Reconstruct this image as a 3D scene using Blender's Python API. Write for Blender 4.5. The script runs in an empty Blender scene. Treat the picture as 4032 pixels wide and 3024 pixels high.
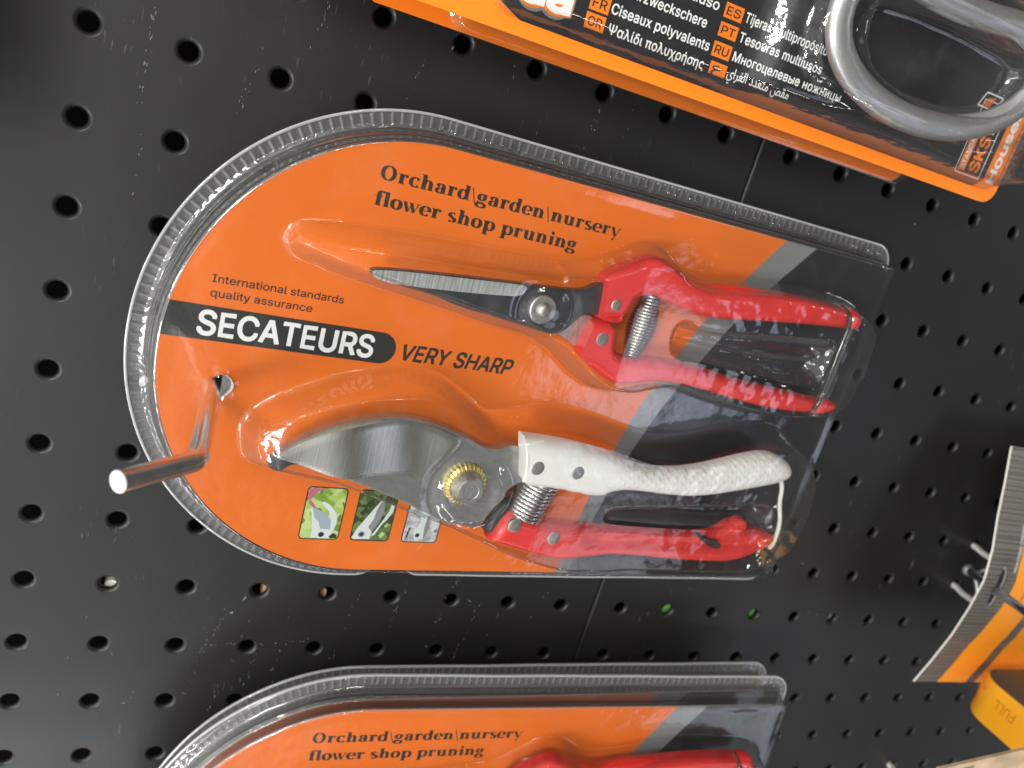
import bpy, bmesh, math, random
import numpy as np
from mathutils import Matrix, Vector, noise
from mathutils.geometry import delaunay_2d_cdt, tessellate_polygon

scene = bpy.context.scene
C = scene.collection
MM = 0.001
PI = math.pi

# ------------------------------------------------------------------ frames
# board frame (millimetres): u = down the wall (picture right), v = along the wall (picture up), w = out of the wall
BOARD = Matrix(((0, 1, 0, 0), (0, 0, -1, 0), (-1, 0, 0, 0), (0, 0, 0, 1)))   # board (u,v,w) -> world x=v, y=-w, z=-u
def frame(rot, org):
    m = Matrix([list(rot[0]) + [org[0] * MM], list(rot[1]) + [org[1] * MM], list(rot[2]) + [org[2] * MM], [0, 0, 0, 1]])
    return BOARD @ m
ID3 = ((1, 0, 0), (0, 1, 0), (0, 0, 1))
F_BOARD = frame(ID3, (0, 0, 0))
F_MAIN = frame(((0.99754298, -0.00863998, 0.06952239), (0.00727185, 0.99977537, 0.0199081), (-0.06967878, -0.01935363, 0.99738172)), (98.4996, -99.51525, 19.03318))
F_LOWF = frame(((0.99968112, -0.01745671, -0.01824604), (0.019132, 0.99518923, 0.09608517), (0.01648093, -0.09640361, 0.99520587)), (119.65124, -294.13211, 31.50507))
F_LOWB = frame(((0.99910714, -0.0381052, -0.01824604), (0.03968734, 0.9945816, 0.09608517), (0.01448583, -0.09672351, 0.99520587)), (121.51867, -301.57031, 18.19001))

# ------------------------------------------------------------------ camera
RC = ((0.90898051, 0.27547001, 0.31284293), (-0.15219432, 0.91802619, -0.36614861), (-0.38806097, 0.28520903, 0.87639289))
RCT = tuple(zip(*RC))
cam = bpy.data.cameras.new('camera')
cam.sensor_width = 36.0
cam.lens = 36.0 * 3090.66 / 4032
cam.clip_start = 0.005
cam.clip_end = 50
cam.dof.use_dof = True
cam.dof.focus_distance = 0.232
cam.dof.aperture_fstop = 13.0
camo = bpy.data.objects.new('camera', cam)
C.objects.link(camo)
camo.matrix_world = frame(RCT, (36.0776, -22.8717, 253.2941))
scene.camera = camo

# ------------------------------------------------------------------ render settings
scene.view_settings.view_transform = 'Standard'
scene.view_settings.look = 'None'
scene.view_settings.exposure = 0.0
scene.view_settings.gamma = 1.0
scene.view_settings.use_curve_mapping = False
scene.cycles.transparent_max_bounces = 40
scene.cycles.max_bounces = 12
scene.cycles.use_denoising = True
scene.cycles.sample_clamp_indirect = 6.0
scene.cycles.caustics_reflective = False
scene.cycles.caustics_refractive = False

# ------------------------------------------------------------------ world: a dim shop hall, bright towards its lit aisle
def bdir(u, v, w):
    d = Vector((v, -w, -u)); d.normalize(); return d
world = bpy.data.worlds.new('World'); scene.world = world; world.use_nodes = True
wn = world.node_tree.nodes; wl = world.node_tree.links
for n in list(wn): wn.remove(n)
wout = wn.new('ShaderNodeOutputWorld'); wbg = wn.new('ShaderNodeBackground'); wl.new(wbg.outputs[0], wout.inputs[0])
wtc = wn.new('ShaderNodeTexCoord')
def wlobe(d, a0, a1, col):
    dp = wn.new('ShaderNodeVectorMath'); dp.operation = 'DOT_PRODUCT'; wl.new(wtc.outputs['Generated'], dp.inputs[0]); dp.inputs[1].default_value = d
    mr = wn.new('ShaderNodeMapRange'); mr.interpolation_type = 'SMOOTHSTEP'
    mr.inputs[1].default_value = math.cos(math.radians(a1)); mr.inputs[2].default_value = math.cos(math.radians(a0))
    wl.new(dp.outputs['Value'], mr.inputs[0])
    sc = wn.new('ShaderNodeVectorMath'); sc.operation = 'SCALE'; sc.inputs[0].default_value = col; wl.new(mr.outputs[0], sc.inputs['Scale'])
    return sc.outputs[0]
def wadd(a, b, op='ADD'):
    n = wn.new('ShaderNodeVectorMath'); n.operation = op; wl.new(a, n.inputs[0]); wl.new(b, n.inputs[1]); return n.outputs[0]
acc = wlobe(bdir(-1, 0, 0.2), 12, 95, (1.05, 1.03, 0.97))                       # ceiling
for d, a0, a1, col in [
        (bdir(-.16, -.42, .9), 6, 26, (.55, .56, .58)),                        # lit aisle straight behind the viewer
        (bdir(-.15, -.75, .65), 4, 24, (.2, .21, .24)),
        (bdir(.86, -.27, 1), 3, 9, (1.9, 2.1, 2.6)),
        (bdir(.97, -.72, 1), 3, 9, (1.5, 1.6, 1.85)),
        (bdir(-.55, .1, .8), 4, 22, (.6, .58, .5)),
        (bdir(.2, -.85, .45), 3, 14, (0.7, 0.7, 0.7)),
        (bdir(.3, .75, .55), 3, 14, (0.45, 0.42, 0.38)),
        (bdir(-.3, .6, .7), 4, 16, (0.6, 0.58, 0.52))]:
    acc = wadd(acc, wlobe(d, a0, a1, col))
rl = random.Random(11); nglint = 0
while nglint < 30:                                                                # small bright spots added to the world for glints in the plastic
    tu, tv = rl.uniform(-3.2, 2.2), rl.uniform(-3.2, 2.6)
    if -.75 < tu < 1.35 and -1.3 < tv < .75: continue                            # not where the flat fronts would mirror them
    g = rl.uniform(16, 38); wm = rl.choice(((1, .9, .72), (.95, .98, 1), (1, 1, 1)))
    acc = wadd(acc, wlobe(bdir(tu, tv, 1), 
                 .5, rl.uniform(1.1, 2.1), tuple(g * c for c in wm))); nglint += 1
wnoi = wn.new('ShaderNodeTexNoise'); wnoi.inputs['Scale'].default_value = 7; wnoi.inputs['Detail'].default_value = 4
wl.new(wtc.outputs['Generated'], wnoi.inputs['Vector'])
wmr = wn.new('ShaderNodeMapRange'); wmr.inputs[1].default_value = .35; wmr.inputs[2].default_value = .65; wmr.inputs[3].default_value = .55; wmr.inputs[4].default_value = 1.35
wl.new(wnoi.outputs[0], wmr.inputs[0])
wsc = wn.new('ShaderNodeVectorMath'); wsc.operation = 'SCALE'; wl.new(acc, wsc.inputs[0]); wl.new(wmr.outputs[0], wsc.inputs['Scale'])
wb = wn.new('ShaderNodeVectorMath'); wb.operation = 'ADD'; wl.new(wsc.outputs[0], wb.inputs[0]); wb.inputs[1].default_value = (0.075, 0.068, 0.06)
wl.new(wb.outputs[0], wbg.inputs['Color']); wbg.inputs['Strength'].default_value = 1.0

# ------------------------------------------------------------------ ceiling spot panels (each a grid of small LED lamps), some of them added for highlights
def led_panel(center, direction, nx, ny, pitch, rad, watts, col):
    d = bdir(*direction)
    rot = (d).to_track_quat('Z', 'Y')      # lamp shines along its -Z; +Z points away from the goods
    for i in range(nx):
        for j in range(ny):
            l = bpy.data.lights.new('led_lamp', 'AREA'); l.shape = 'DISK'; l.size = rad * 2; l.energy = watts / (nx * ny) * 1.24
            l.color = col[(i + j) % len(col)]
            o = bpy.data.objects.new('led_lamp', l); C.objects.link(o)
            base = (F_BOARD @ Vector((center[0] * MM, center[1] * MM, center[2] * MM))) + d * 1.5
            off = rot @ Vector(((i - (nx - 1) / 2) * pitch, (j - (ny - 1) / 2) * pitch, 0))
            o.matrix_world = Matrix.Translation(base + off) @ rot.to_matrix().to_4x4()
WARM = (1, .93, .78); COOL = (.93, .97, 1)
led_panel((120, -100, 20), (-.62, -.30, .75), 3, 4, .105, .026, 10.0, [COOL, COOL, WARM])
led_panel((120, -100, 20), (-.52, .34, .80), 3, 4, .105, .026, 9.0, [COOL, WARM, COOL])
led_panel((120, -100, 20), (-.93, .05, .36), 2, 4, .11, .028, 4.0, [COOL, COOL])  # extra panel, added for more highlights on the blister
led_panel((120, -100, 20), (-.80, -.52, .30), 2, 3, .11, .026, 2.5, [WARM, COOL])  # another added panel, for glints in the clear plastic
led_panel((120, -100, 20), (-.18, -.78, .60), 2, 4, .11, .024, 2.4, [COOL])
led_panel((120, -100, 20), (.05, .55, .85), 2, 3, .11, .02, 1.6, [WARM, COOL])  # added as well, to brighten the blister's curved edges

# ------------------------------------------------------------------ material helpers
def newmat(name):
    m = bpy.data.materials.new(name); m.use_nodes = True
    return m, m.node_tree.nodes, m.node_tree.links, m.node_tree.nodes['Principled BSDF']
def set_bump(m, strength, scale, detail=3, dist=0.0002, stretch=(1, 1, 1)):
    n = m.node_tree.nodes; l = m.node_tree.links; b = n['Principled BSDF']
    tc = n.new('ShaderNodeTexCoord'); mp = n.new('ShaderNodeMapping'); mp.inputs['Scale'].default_value = stretch
    l.new(tc.outputs['Object'], mp.inputs[0])
    no = n.new('ShaderNodeTexNoise'); no.inputs['Scale'].default_value = scale; no.inputs['Detail'].default_value = detail
    l.new(mp.outputs[0], no.inputs['Vector'])
    bp = n.new('ShaderNodeBump'); bp.inputs['Strength'].default_value = strength; bp.inputs['Distance'].default_value = dist
    l.new(no.outputs[0], bp.inputs['Height']); l.new(bp.outputs[0], b.inputs['Normal'])
    return no
def mat(name, col, rough=.5, metal=0.0, spec=.5, coat=0.0, bump=None, var=0.0, varscale=60):
    m, n, l, b = newmat(name)
    b.inputs['Base Color'].default_value = (*col, 1); b.inputs['Roughness'].default_value = rough
    b.inputs['Metallic'].default_value = metal; b.inputs['Specular IOR Level'].default_value = spec
    b.inputs['Coat Weight'].default_value = coat
    if var:
        tc = n.new('ShaderNodeTexCoord'); no = n.new('ShaderNodeTexNoise'); no.inputs['Scale'].default_value = varscale; no.inputs['Detail'].default_value = 5
        l.new(tc.outputs['Object'], no.inputs['Vector'])
        mr = n.new('ShaderNodeMapRange'); mr.inputs[1].default_value = .3; mr.inputs[2].default_value = .7; mr.inputs[3].default_value = 1 - var; mr.inputs[4].default_value = 1 + var
        l.new(no.outputs[0], mr.inputs[0])
        mx = n.new('ShaderNodeVectorMath'); mx.operation = 'SCALE'; mx.inputs[0].default_value = col; l.new(mr.outputs[0], mx.inputs['Scale'])
        l.new(mx.outputs[0], b.inputs['Base Color'])
        mr2 = n.new('ShaderNodeMapRange'); mr2.inputs[3].default_value = rough * .8; mr2.inputs[4].default_value = min(1, rough * 1.25)
        l.new(no.outputs[0], mr2.inputs[0]); l.new(mr2.outputs[0], b.inputs['Roughness'])
    if bump: set_bump(m, *bump)
    return m
def clear_mat(name, white=.03, rough=.03, base=.07, tint=(.97, .975, .97), bump=.25, bscale=220, scuff=.0, deep=.42):
    """thin clear plastic sheet: transparent with a Fresnel-like gloss, a touch of milky scatter"""
    m = bpy.data.materials.new(name); m.use_nodes = True
    n = m.node_tree.nodes; l = m.node_tree.links
    for x in list(n): n.remove(x)
    out = n.new('ShaderNodeOutputMaterial'); tr = n.new('ShaderNodeBsdfTransparent'); tr.inputs[0].default_value = (*tint, 1)
    gl = n.new('ShaderNodeBsdfGlossy'); gl.inputs['Roughness'].default_value = rough
    df = n.new('ShaderNodeBsdfDiffuse'); df.inputs[0].default_value = (.8, .8, .8, 1)
    lw = n.new('ShaderNodeLayerWeight'); lw.inputs[0].default_value = .5
    pw = n.new('ShaderNodeMath'); pw.operation = 'POWER'; pw.inputs[1].default_value = 4; l.new(lw.outputs['Facing'], pw.inputs[0])
    ma = n.new('ShaderNodeMath'); ma.operation = 'MULTIPLY_ADD'; ma.inputs[1].default_value = .88; ma.inputs[2].default_value = base; l.new(pw.outputs[0], ma.inputs[0])
    m1 = n.new('ShaderNodeMixShader'); l.new(tr.outputs[0], m1.inputs[1]); l.new(df.outputs[0], m1.inputs[2]); m1.inputs[0].default_value = white
    m2 = n.new('ShaderNodeMixShader'); l.new(ma.outputs[0], m2.inputs[0]); l.new(m1.outputs[0], m2.inputs[1]); l.new(gl.outputs[0], m2.inputs[2])
    l.new(m2.outputs[0], out.inputs[0])
    tc = n.new('ShaderNodeTexCoord')
    pt = n.new('ShaderNodeMath'); pt.operation = 'POWER'; pt.inputs[1].default_value = 1.7; l.new(lw.outputs['Facing'], pt.inputs[0])
    mt = n.new('ShaderNodeMix'); mt.data_type = 'RGBA'; l.new(pt.outputs[0], mt.inputs[0]); mt.inputs[6].default_value = (*tint, 1); mt.inputs[7].default_value = (*[t * deep for t in tint], 1)
    l.new(mt.outputs[2], tr.inputs[0])
    if bump:
        no = n.new('ShaderNodeTexNoise'); no.inputs['Scale'].default_value = bscale; no.inputs['Detail'].default_value = 3; l.new(tc.outputs['Object'], no.inputs['Vector'])
        bp = n.new('ShaderNodeBump'); bp.inputs['Strength'].default_value = bump; bp.inputs['Distance'].default_value = .0004; l.new(no.outputs[0], bp.inputs['Height'])
        l.new(bp.outputs[0], gl.inputs['Normal'])
    if scuff:
        n2 = n.new('ShaderNodeTexNoise'); n2.inputs['Scale'].default_value = 45; n2.inputs['Detail'].default_value = 8; n2.inputs['Roughness'].default_value = .75; l.new(tc.outputs['Object'], n2.inputs['Vector'])
        mr = n.new('ShaderNodeMapRange'); mr.inputs[1].default_value = .52; mr.inputs[2].default_value = .78; mr.inputs[3].default_value = white; mr.inputs[4].default_value = white + scuff
        l.new(n2.outputs[0], mr.inputs[0])
        wa = n.new('ShaderNodeMath'); wa.operation = 'MULTIPLY_ADD'; l.new(pw.outputs[0], wa.inputs[0]); wa.inputs[1].default_value = .22; l.new(mr.outputs[0], wa.inputs[2]); l.new(wa.outputs[0], m1.inputs[0])  # also whitens steep walls: bright outlines put into the colour
    return m

def brushed(name, col, rough, scale, stretch, var=.25, bumps=.15, metal=.86):
    m, n, l, b = newmat(name)
    b.inputs['Metallic'].default_value = metal; b.inputs['Roughness'].default_value = rough
    tc = n.new('ShaderNodeTexCoord'); mp = n.new('ShaderNodeMapping'); mp.inputs['Scale'].default_value = stretch; l.new(tc.outputs['Object'], mp.inputs[0])
    no = n.new('ShaderNodeTexNoise'); no.inputs['Scale'].default_value = scale; no.inputs['Detail'].default_value = 4; l.new(mp.outputs[0], no.inputs['Vector'])
    mr = n.new('ShaderNodeMapRange'); mr.inputs[1].default_value = .3; mr.inputs[2].default_value = .7; mr.inputs[3].default_value = 1 - var; mr.inputs[4].default_value = 1 + var
    l.new(no.outputs[0], mr.inputs[0])
    sc = n.new('ShaderNodeVectorMath'); sc.operation = 'SCALE'; sc.inputs[0].default_value = col; l.new(mr.outputs[0], sc.inputs['Scale']); l.new(sc.outputs[0], b.inputs['Base Color'])
    bp = n.new('ShaderNodeBump'); bp.inputs['Strength'].default_value = bumps; bp.inputs['Distance'].default_value = .0001; l.new(no.outputs[0], bp.inputs['Height']); l.new(bp.outputs[0], b.inputs['Normal'])
    return m

M = {}
def board_material():
    m, n, l, b = newmat('black_powder_coat')
    b.inputs['Roughness'].default_value = .34; b.inputs['Specular IOR Level'].default_value = .36; b.inputs['Coat Weight'].default_value = .14; b.inputs['Coat Roughness'].default_value = .22
    tc = n.new('ShaderNodeTexCoord')
    # base black with faint dust
    nd = n.new('ShaderNodeTexNoise'); nd.inputs['Scale'].default_value = 28; nd.inputs['Detail'].default_value = 6; nd.inputs['Roughness'].default_value = .65; l.new(tc.outputs['Object'], nd.inputs['Vector'])
    # fine rubbed scuffs drawn out along v
    mp = n.new('ShaderNodeMapping'); mp.inputs['Scale'].default_value = (900, 130, 1); l.new(tc.outputs['Object'], mp.inputs[0])
    ns = n.new('ShaderNodeTexNoise'); ns.inputs['Scale'].default_value = 1; ns.inputs['Detail'].default_value = 3; l.new(mp.outputs[0], ns.inputs['Vector'])
    s1 = n.new('ShaderNodeMapRange'); s1.inputs[1].default_value = .66; s1.inputs[2].default_value = .80; l.new(ns.outputs[0], s1.inputs[0])
    nm = n.new('ShaderNodeTexNoise'); nm.inputs['Scale'].default_value = 22; nm.inputs['Detail'].default_value = 2; l.new(tc.outputs['Object'], nm.inputs['Vector'])
    s2 = n.new('ShaderNodeMapRange'); s2.inputs[1].default_value = .50; s2.inputs[2].default_value = .68; l.new(nm.outputs[0], s2.inputs[0])
    mu = n.new('ShaderNodeMath'); mu.operation = 'MULTIPLY'; l.new(s1.outputs[0], mu.inputs[0]); l.new(s2.outputs[0], mu.inputs[1])
    cr = n.new('ShaderNodeMix'); cr.data_type = 'RGBA'; cr.inputs[6].default_value = (.0085, .0082, .0082, 1); cr.inputs[7].default_value = (.0125, .0122, .012, 1); l.new(nd.outputs[0], cr.inputs[0])
    c2 = n.new('ShaderNodeMix'); c2.data_type = 'RGBA'; l.new(mu.outputs[0], c2.inputs[0]); l.new(cr.outputs[2], c2.inputs[6]); c2.inputs[7].default_value = (.16, .16, .155, 1)
    l.new(c2.outputs[2], b.inputs['Base Color'])
    r = n.new('ShaderNodeMapRange'); r.inputs[1].default_value = .3; r.inputs[2].default_value = .7; r.inputs[3].default_value = .43; r.inputs[4].default_value = .48; l.new(nd.outputs[0], r.inputs[0]); l.new(r.outputs[0], b.inputs['Roughness'])
    no = n.new('ShaderNodeTexNoise'); no.inputs['Scale'].default_value = 2600; no.inputs['Detail'].default_value = 2; l.new(tc.outputs['Object'], no.inputs['Vector'])
    bp = n.new('ShaderNodeBump'); bp.inputs['Strength'].default_value = .12; bp.inputs['Distance'].default_value = .00005; l.new(no.outputs[0], bp.inputs['Height']); l.new(bp.outputs[0], b.inputs['Normal'])
    return m
M['board'] = board_material()
M['scuff'] = mat('scraped_paint', (.20, .20, .18), .7)
M['orange'] = mat('orange_print', (.80, .163, .016), .38, coat=.06, spec=.35, var=.05, varscale=25)
M['print_grey'] = mat('grey_print', (.215, .225, .22), .35, coat=.25)
M['print_black'] = mat('black_print', (.018, .019, .022), .32, coat=.25)
M['ink'] = mat('black_ink', (.028, .027, .020), .4)
M['ink_band'] = mat('band_ink', (.026, .026, .022), .38)
M['white_ink'] = mat('white_ink', (.82, .82, .80), .4)
M['card_edge'] = mat('card_edge', (.75, .72, .66), .7)
M['clear'] = clear_mat('clear_blister', .004, .05, .085, scuff=.03, bump=.4, bscale=140)
M['clear_wall'] = clear_mat('clear_rim_wall', .05, .07, .24, bump=.4, bscale=160)
M['clear_ridge'] = clear_mat('clear_crimp_ridge', .17, .08, .16, bump=.3)
M['clear_edge'] = clear_mat('clear_cut_edge', .48, .12, .2, bump=.3)
M['clear_flange'] = clear_mat('clear_flange', .10, .07, .15, bump=.35)
M['steel_dark'] = mat('blackened_steel', (.105, .112, .115), .34, .85, var=.2, varscale=180, bump=(.2, 900, 3, .00008))
M['steel_bright'] = brushed('ground_steel', (.70, .71, .69), .34, 1, (1500, 60, 60), .4, .25, .75)
M['steel_blade'] = brushed('polished_blade', (.64, .64, .60), .25, 1, (5200, 60, 60), .10, .2, .95)
M['steel_body'] = brushed('brushed_body', (.40, .40, .375), .36, 1, (260, 500, 100), .12, .15)
M['steel_tang'] = brushed('scratched_tang', (.52, .53, .53), .34, 1, (900, 240, 100), .3, .2)
M['rivet'] = mat('rivet_steel', (.46, .45, .42), .4, .9, var=.15, varscale=900)
M['chrome'] = mat('chromed_wire', (.84, .88, .92), .2, 1.0, var=.06, varscale=200)
M['zinc'] = mat('zinc_wire', (.70, .70, .68), .38, 1.0, var=.12, varscale=300)
M['wire_tip'] = mat('wire_tip', (.84, .83, .78), .35, 0)
M['spring_bright'] = mat('bright_spring', (.72, .72, .72), .2, 1.0)
M['spring_dull'] = mat('dull_spring', (.50, .48, .43), .25, 1.0)
M['brass'] = mat('brass_ring', (.78, .62, .24), .28, 1.0)
M['red'] = mat('red_vinyl', (.66, .030, .026), .30, coat=.3, var=.08, varscale=90, bump=(.25, 500, 3, .0002))
M['rubber'] = mat('black_rubber', (.022, .023, .024), .45, bump=(.3, 700, 3, .0002))
M['smoke'] = clear_mat('smoky_groove_band', .03, .08, .07, tint=(.34, .35, .34), bump=.3)
M['silver'] = mat('silver_plastic', (.52, .52, .53), .31, .75, var=.06, varscale=1200, bump=(.4, 2500, 2, .0001))
M['yellow'] = mat('amber_abs', (.94, .40, .016), .3, coat=.4, bump=(.2, 300, 3, .0002))
M['yellow_print'] = mat('amber_print', (.87, .29, .014), .42)
M['grey_abs'] = mat('dark_grey_abs', (.055, .057, .055), .32, bump=(.3, 600, 2, .0002))
M['letter_shade'] = mat('letter_shade_amber', (.56, .17, .008), .45)  # darker amber: shade of the letter relief put into the colour
M['tan'] = mat('tan_board', (.55, .33, .16), .7, var=.1, varscale=60)
M['green'] = mat('green_carton', (.10, .30, .05), .6)
M['mauve'] = mat('mauve_carton', (.20, .19, .26), .6)
M['brown'] = mat('brown_carton', (.12, .055, .02), .7)
M['dark'] = mat('dark_backing', (.004, .004, .004), .9, spec=.1)
M['org2'] = mat('bright_orange_print', (.92, .215, .012), .34, coat=.3)

def white_grip():
    m, n, l, b = newmat('white_vinyl_grip')
    b.inputs['Base Color'].default_value = (.80, .79, .76, 1); b.inputs['Roughness'].default_value = .36; b.inputs['Coat Weight'].default_value = .15
    tc = n.new('ShaderNodeTexCoord'); sp = n.new('ShaderNodeSeparateXYZ'); l.new(tc.outputs['Object'], sp.inputs[0])
    def lin(a, bb, k):
        x = n.new('ShaderNodeMath'); x.operation = 'MULTIPLY'; l.new(sp.outputs[0], x.inputs[0]); x.inputs[1].default_value = a * k
        y = n.new('ShaderNodeMath'); y.operation = 'MULTIPLY_ADD'; l.new(sp.outputs[1], y.inputs[0]); y.inputs[1].default_value = bb * k; l.new(x.outputs[0], y.inputs[2])
        s = n.new('ShaderNodeMath'); s.operation = 'SINE'; l.new(y.outputs[0], s.inputs[0]); return s.outputs[0]
    k = PI / (2.2 * MM)
    a = lin(1.15, .30, k); c = lin(-.15, 1.25, k)
    m0 = n.new('ShaderNodeMath'); m0.operation = 'MULTIPLY'; l.new(a, m0.inputs[0]); l.new(c, m0.inputs[1])
    mn = n.new('ShaderNodeMath'); mn.operation = 'MAXIMUM'; l.new(m0.outputs[0], mn.inputs[0]); mn.inputs[1].default_value = 0.0
    ms = n.new('ShaderNodeMapRange'); ms.interpolation_type = 'SMOOTHSTEP'; ms.inputs[1].default_value = .074; ms.inputs[2].default_value = .086; l.new(sp.outputs[0], ms.inputs[0])
    mk = n.new('ShaderNodeMapRange'); mk.interpolation_type = 'SMOOTHSTEP'; mk.inputs[1].default_value = .1555; mk.inputs[2].default_value = .147; mk.inputs[3].default_value = 0; mk.inputs[4].default_value = 1
    l.new(sp.outputs[0], mk.inputs[0])
    mm = n.new('ShaderNodeMath'); mm.operation = 'MULTIPLY'; l.new(ms.outputs[0], mm.inputs[0]); l.new(mk.outputs[0], mm.inputs[1])
    m3 = n.new('ShaderNodeMath'); m3.operation = 'MULTIPLY'; l.new(mn.outputs[0], m3.inputs[0]); l.new(mm.outputs[0], m3.inputs[1])
    no = n.new('ShaderNodeTexNoise'); no.inputs['Scale'].default_value = 450; l.new(tc.outputs['Object'], no.inputs['Vector'])
    ad = n.new('ShaderNodeMath'); ad.operation = 'MULTIPLY_ADD'; l.new(no.outputs[0], ad.inputs[0]); ad.inputs[1].default_value = .25; l.new(m3.outputs[0], ad.inputs[2])
    bp = n.new('ShaderNodeBump'); bp.inputs['Strength'].default_value = .30; bp.inputs['Distance'].default_value = .0006; l.new(ad.outputs[0], bp.inputs['Height']); l.new(bp.outputs[0], b.inputs['Normal'])
    return m
M['white_grip'] = white_grip()
def weave():
    m, n, l, b = newmat('carbon_weave_print')
    tc = n.new('ShaderNodeTexCoord'); mp = n.new('ShaderNodeMapping'); mp.inputs['Rotation'].default_value = (0, 0, .78); mp.inputs['Scale'].default_value = (700, 700, 700); l.new(tc.outputs['Object'], mp.inputs[0])
    ck = n.new('ShaderNodeTexChecker'); ck.inputs['Scale'].default_value = 1; ck.inputs[1].default_value = (.055, .05, .044, 1); ck.inputs[2].default_value = (.17, .155, .135, 1); l.new(mp.outputs[0], ck.inputs[0])
    l.new(ck.outputs[0], b.inputs['Base Color']); b.inputs['Roughness'].default_value = .4
    return m
M['weave'] = weave()
def leafy(name, a, bcol, c, scale):
    m, n, l, b = newmat(name)
    tc = n.new('ShaderNodeTexCoord'); vo = n.new('ShaderNodeTexVoronoi'); vo.inputs['Scale'].default_value = scale; l.new(tc.outputs['Object'], vo.inputs['Vector'])
    cr = n.new('ShaderNodeValToRGB'); cr.color_ramp.elements[0].color = (*a, 1); cr.color_ramp.elements[1].color = (*c, 1); e = cr.color_ramp.elements.new(.5); e.color = (*bcol, 1)
    sp = n.new('ShaderNodeSeparateColor'); l.new(vo.outputs['Color'], sp.inputs[0]); l.new(sp.outputs[0], cr.inputs[0]); l.new(cr.outputs[0], b.inputs['Base Color'])
    b.inputs['Roughness'].default_value = .35; return m
M['leaf1'] = leafy('printed_leaves', (.10, .20, .02), (.33, .48, .07), (.55, .68, .30), 420)
M['leaf2'] = leafy('printed_dark_leaves', (.025, .035, .012), (.06, .10, .025), (.16, .24, .07), 420)
M['stone'] = leafy('printed_gravel', (.30, .29, .31), (.45, .44, .46), (.62, .61, .63), 800)
M['pic_pale'] = mat('printed_pale_steel', (.66, .70, .70), .35)
M['pic_blue'] = mat('printed_blue_steel', (.34, .41, .47), .35)
M['pic_grey'] = mat('printed_grey_steel', (.25, .25, .25), .35)
M['pic_pink'] = mat('printed_pink', (.50, .14, .18), .35)

# ------------------------------------------------------------------ mesh helpers
def build(name, verts, faces, mats, parent=None, fm=None, smooth=35, matrix=None):
    me = bpy.data.meshes.new(name)
    v = np.asarray(verts, dtype=float) * MM
    me.from_pydata(v.tolist(), [], [list(map(int, f)) for f in faces])
    if not isinstance(mats, (list, tuple)): mats = [mats]
    for m in mats: me.materials.append(m)
    if fm is not None: me.polygons.foreach_set('material_index', np.asarray(fm, dtype=np.int32))
    if smooth:
        me.polygons.foreach_set('use_smooth', np.ones(len(me.polygons), dtype=bool))
        me.update()
        me.set_sharp_from_angle(angle=math.radians(smooth))
    me.update()
    o = bpy.data.objects.new(name, me); C.objects.link(o)
    if parent is not None: o.parent = parent
    elif matrix is not None: o.matrix_world = matrix
    return o
def thing(name, label, cat, matrix, group=None):
    o = bpy.data.objects.new(name, None); C.objects.link(o); o.matrix_world = matrix; o.empty_display_size = .01
    o['label'] = label; o['category'] = cat
    if group: o['group'] = group
    return o
def copy_tree(o, parent=None):
    c = o.copy(); C.objects.link(c)
    if parent is not None: c.parent = parent
    for ch in list(o.children): copy_tree(ch, c)
    return c
def chaikin(p, it=2, closed=True):
    p = np.asarray(p, float)
    for _ in range(it):
        q = np.roll(p, -1, 0)
        a = p * .78 + q * .22; b = p * .22 + q * .78
        p2 = np.empty((len(p) * 2, 2)); p2[0::2] = a; p2[1::2] = b; p = p2
    return p
def resample(p, step, closed=True):
    p = np.asarray(p, float)
    q = np.vstack([p, p[:1]]) if closed else p
    s = np.concatenate([[0], np.cumsum(np.linalg.norm(np.diff(q, axis=0), axis=1))])
    n = max(3, int(round(s[-1] / step)))
    t = np.linspace(0, s[-1], n, endpoint=not closed)
    return np.stack([np.interp(t, s, q[:, i]) for i in range(p.shape[1])], 1)
def area2(p): return float(np.sum(p[:, 0] * np.roll(p[:, 1], -1) - np.roll(p[:, 0], -1) * p[:, 1]))
def inside(pts, poly):
    x, y = pts[:, 0], pts[:, 1]; r = np.zeros(len(pts), bool); n = len(poly); j = n - 1
    for i in range(n):
        xi, yi = poly[i]; xj, yj = poly[j]
        if yi != yj:
            r ^= ((yi > y) != (yj > y)) & (x < (xj - xi) * (y - yi) / (yj - yi) + xi)
        j = i
    return r
def pdist(pts, poly):
    a = poly; b = np.roll(poly, -1, 0); out = np.full(len(pts), 1e9)
    ab = b - a; L = np.maximum((ab ** 2).sum(1), 1e-12)
    for k in range(0, len(pts), 4000):
        p = pts[k:k + 4000]
        ap = p[:, None, :] - a[None]
        t = np.clip((ap * ab[None]).sum(2) / L[None], 0, 1)
        d = np.linalg.norm(ap - t[..., None] * ab[None], axis=2)
        out[k:k + 4000] = d.min(1)
    return out
def sdf(pts, poly):
    d = pdist(pts, poly); return np.where(inside(pts, poly), d, -d)      # positive inside
def fill(poly, step, gap=.55):
    """triangulated inside of a closed outline, with a grid of inner points; returns verts, tris, number of boundary verts kept first"""
    n = len(poly); x0, y0 = poly.min(0); x1, y1 = poly.max(0)
    pts = []
    if step:
        gx, gy = np.meshgrid(np.arange(x0, x1, step), np.arange(y0, y1, step * .866))
        gx = gx + (np.arange(gx.shape[0]) % 2)[:, None] * step * .5
        g = np.stack([gx.ravel(), gy.ravel()], 1)
        g = g[inside(g, poly)]
        g = g[pdist(g, poly) > step * gap] if len(g) else g
        pts = g.tolist()
    vs = [Vector(p) for p in poly.tolist()] + [Vector(p) for p in pts]
    ed = [(i, (i + 1) % n) for i in range(n)]
    ov, oe, of, orig, _, _ = delaunay_2d_cdt(vs, ed, [], 1, 1e-5)
    return np.array([(v.x, v.y) for v in ov]), [tuple(f) for f in of], ov, orig
def ease(t): t = np.clip(t, 0, 1); return t * t * (3 - 2 * t)
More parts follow.
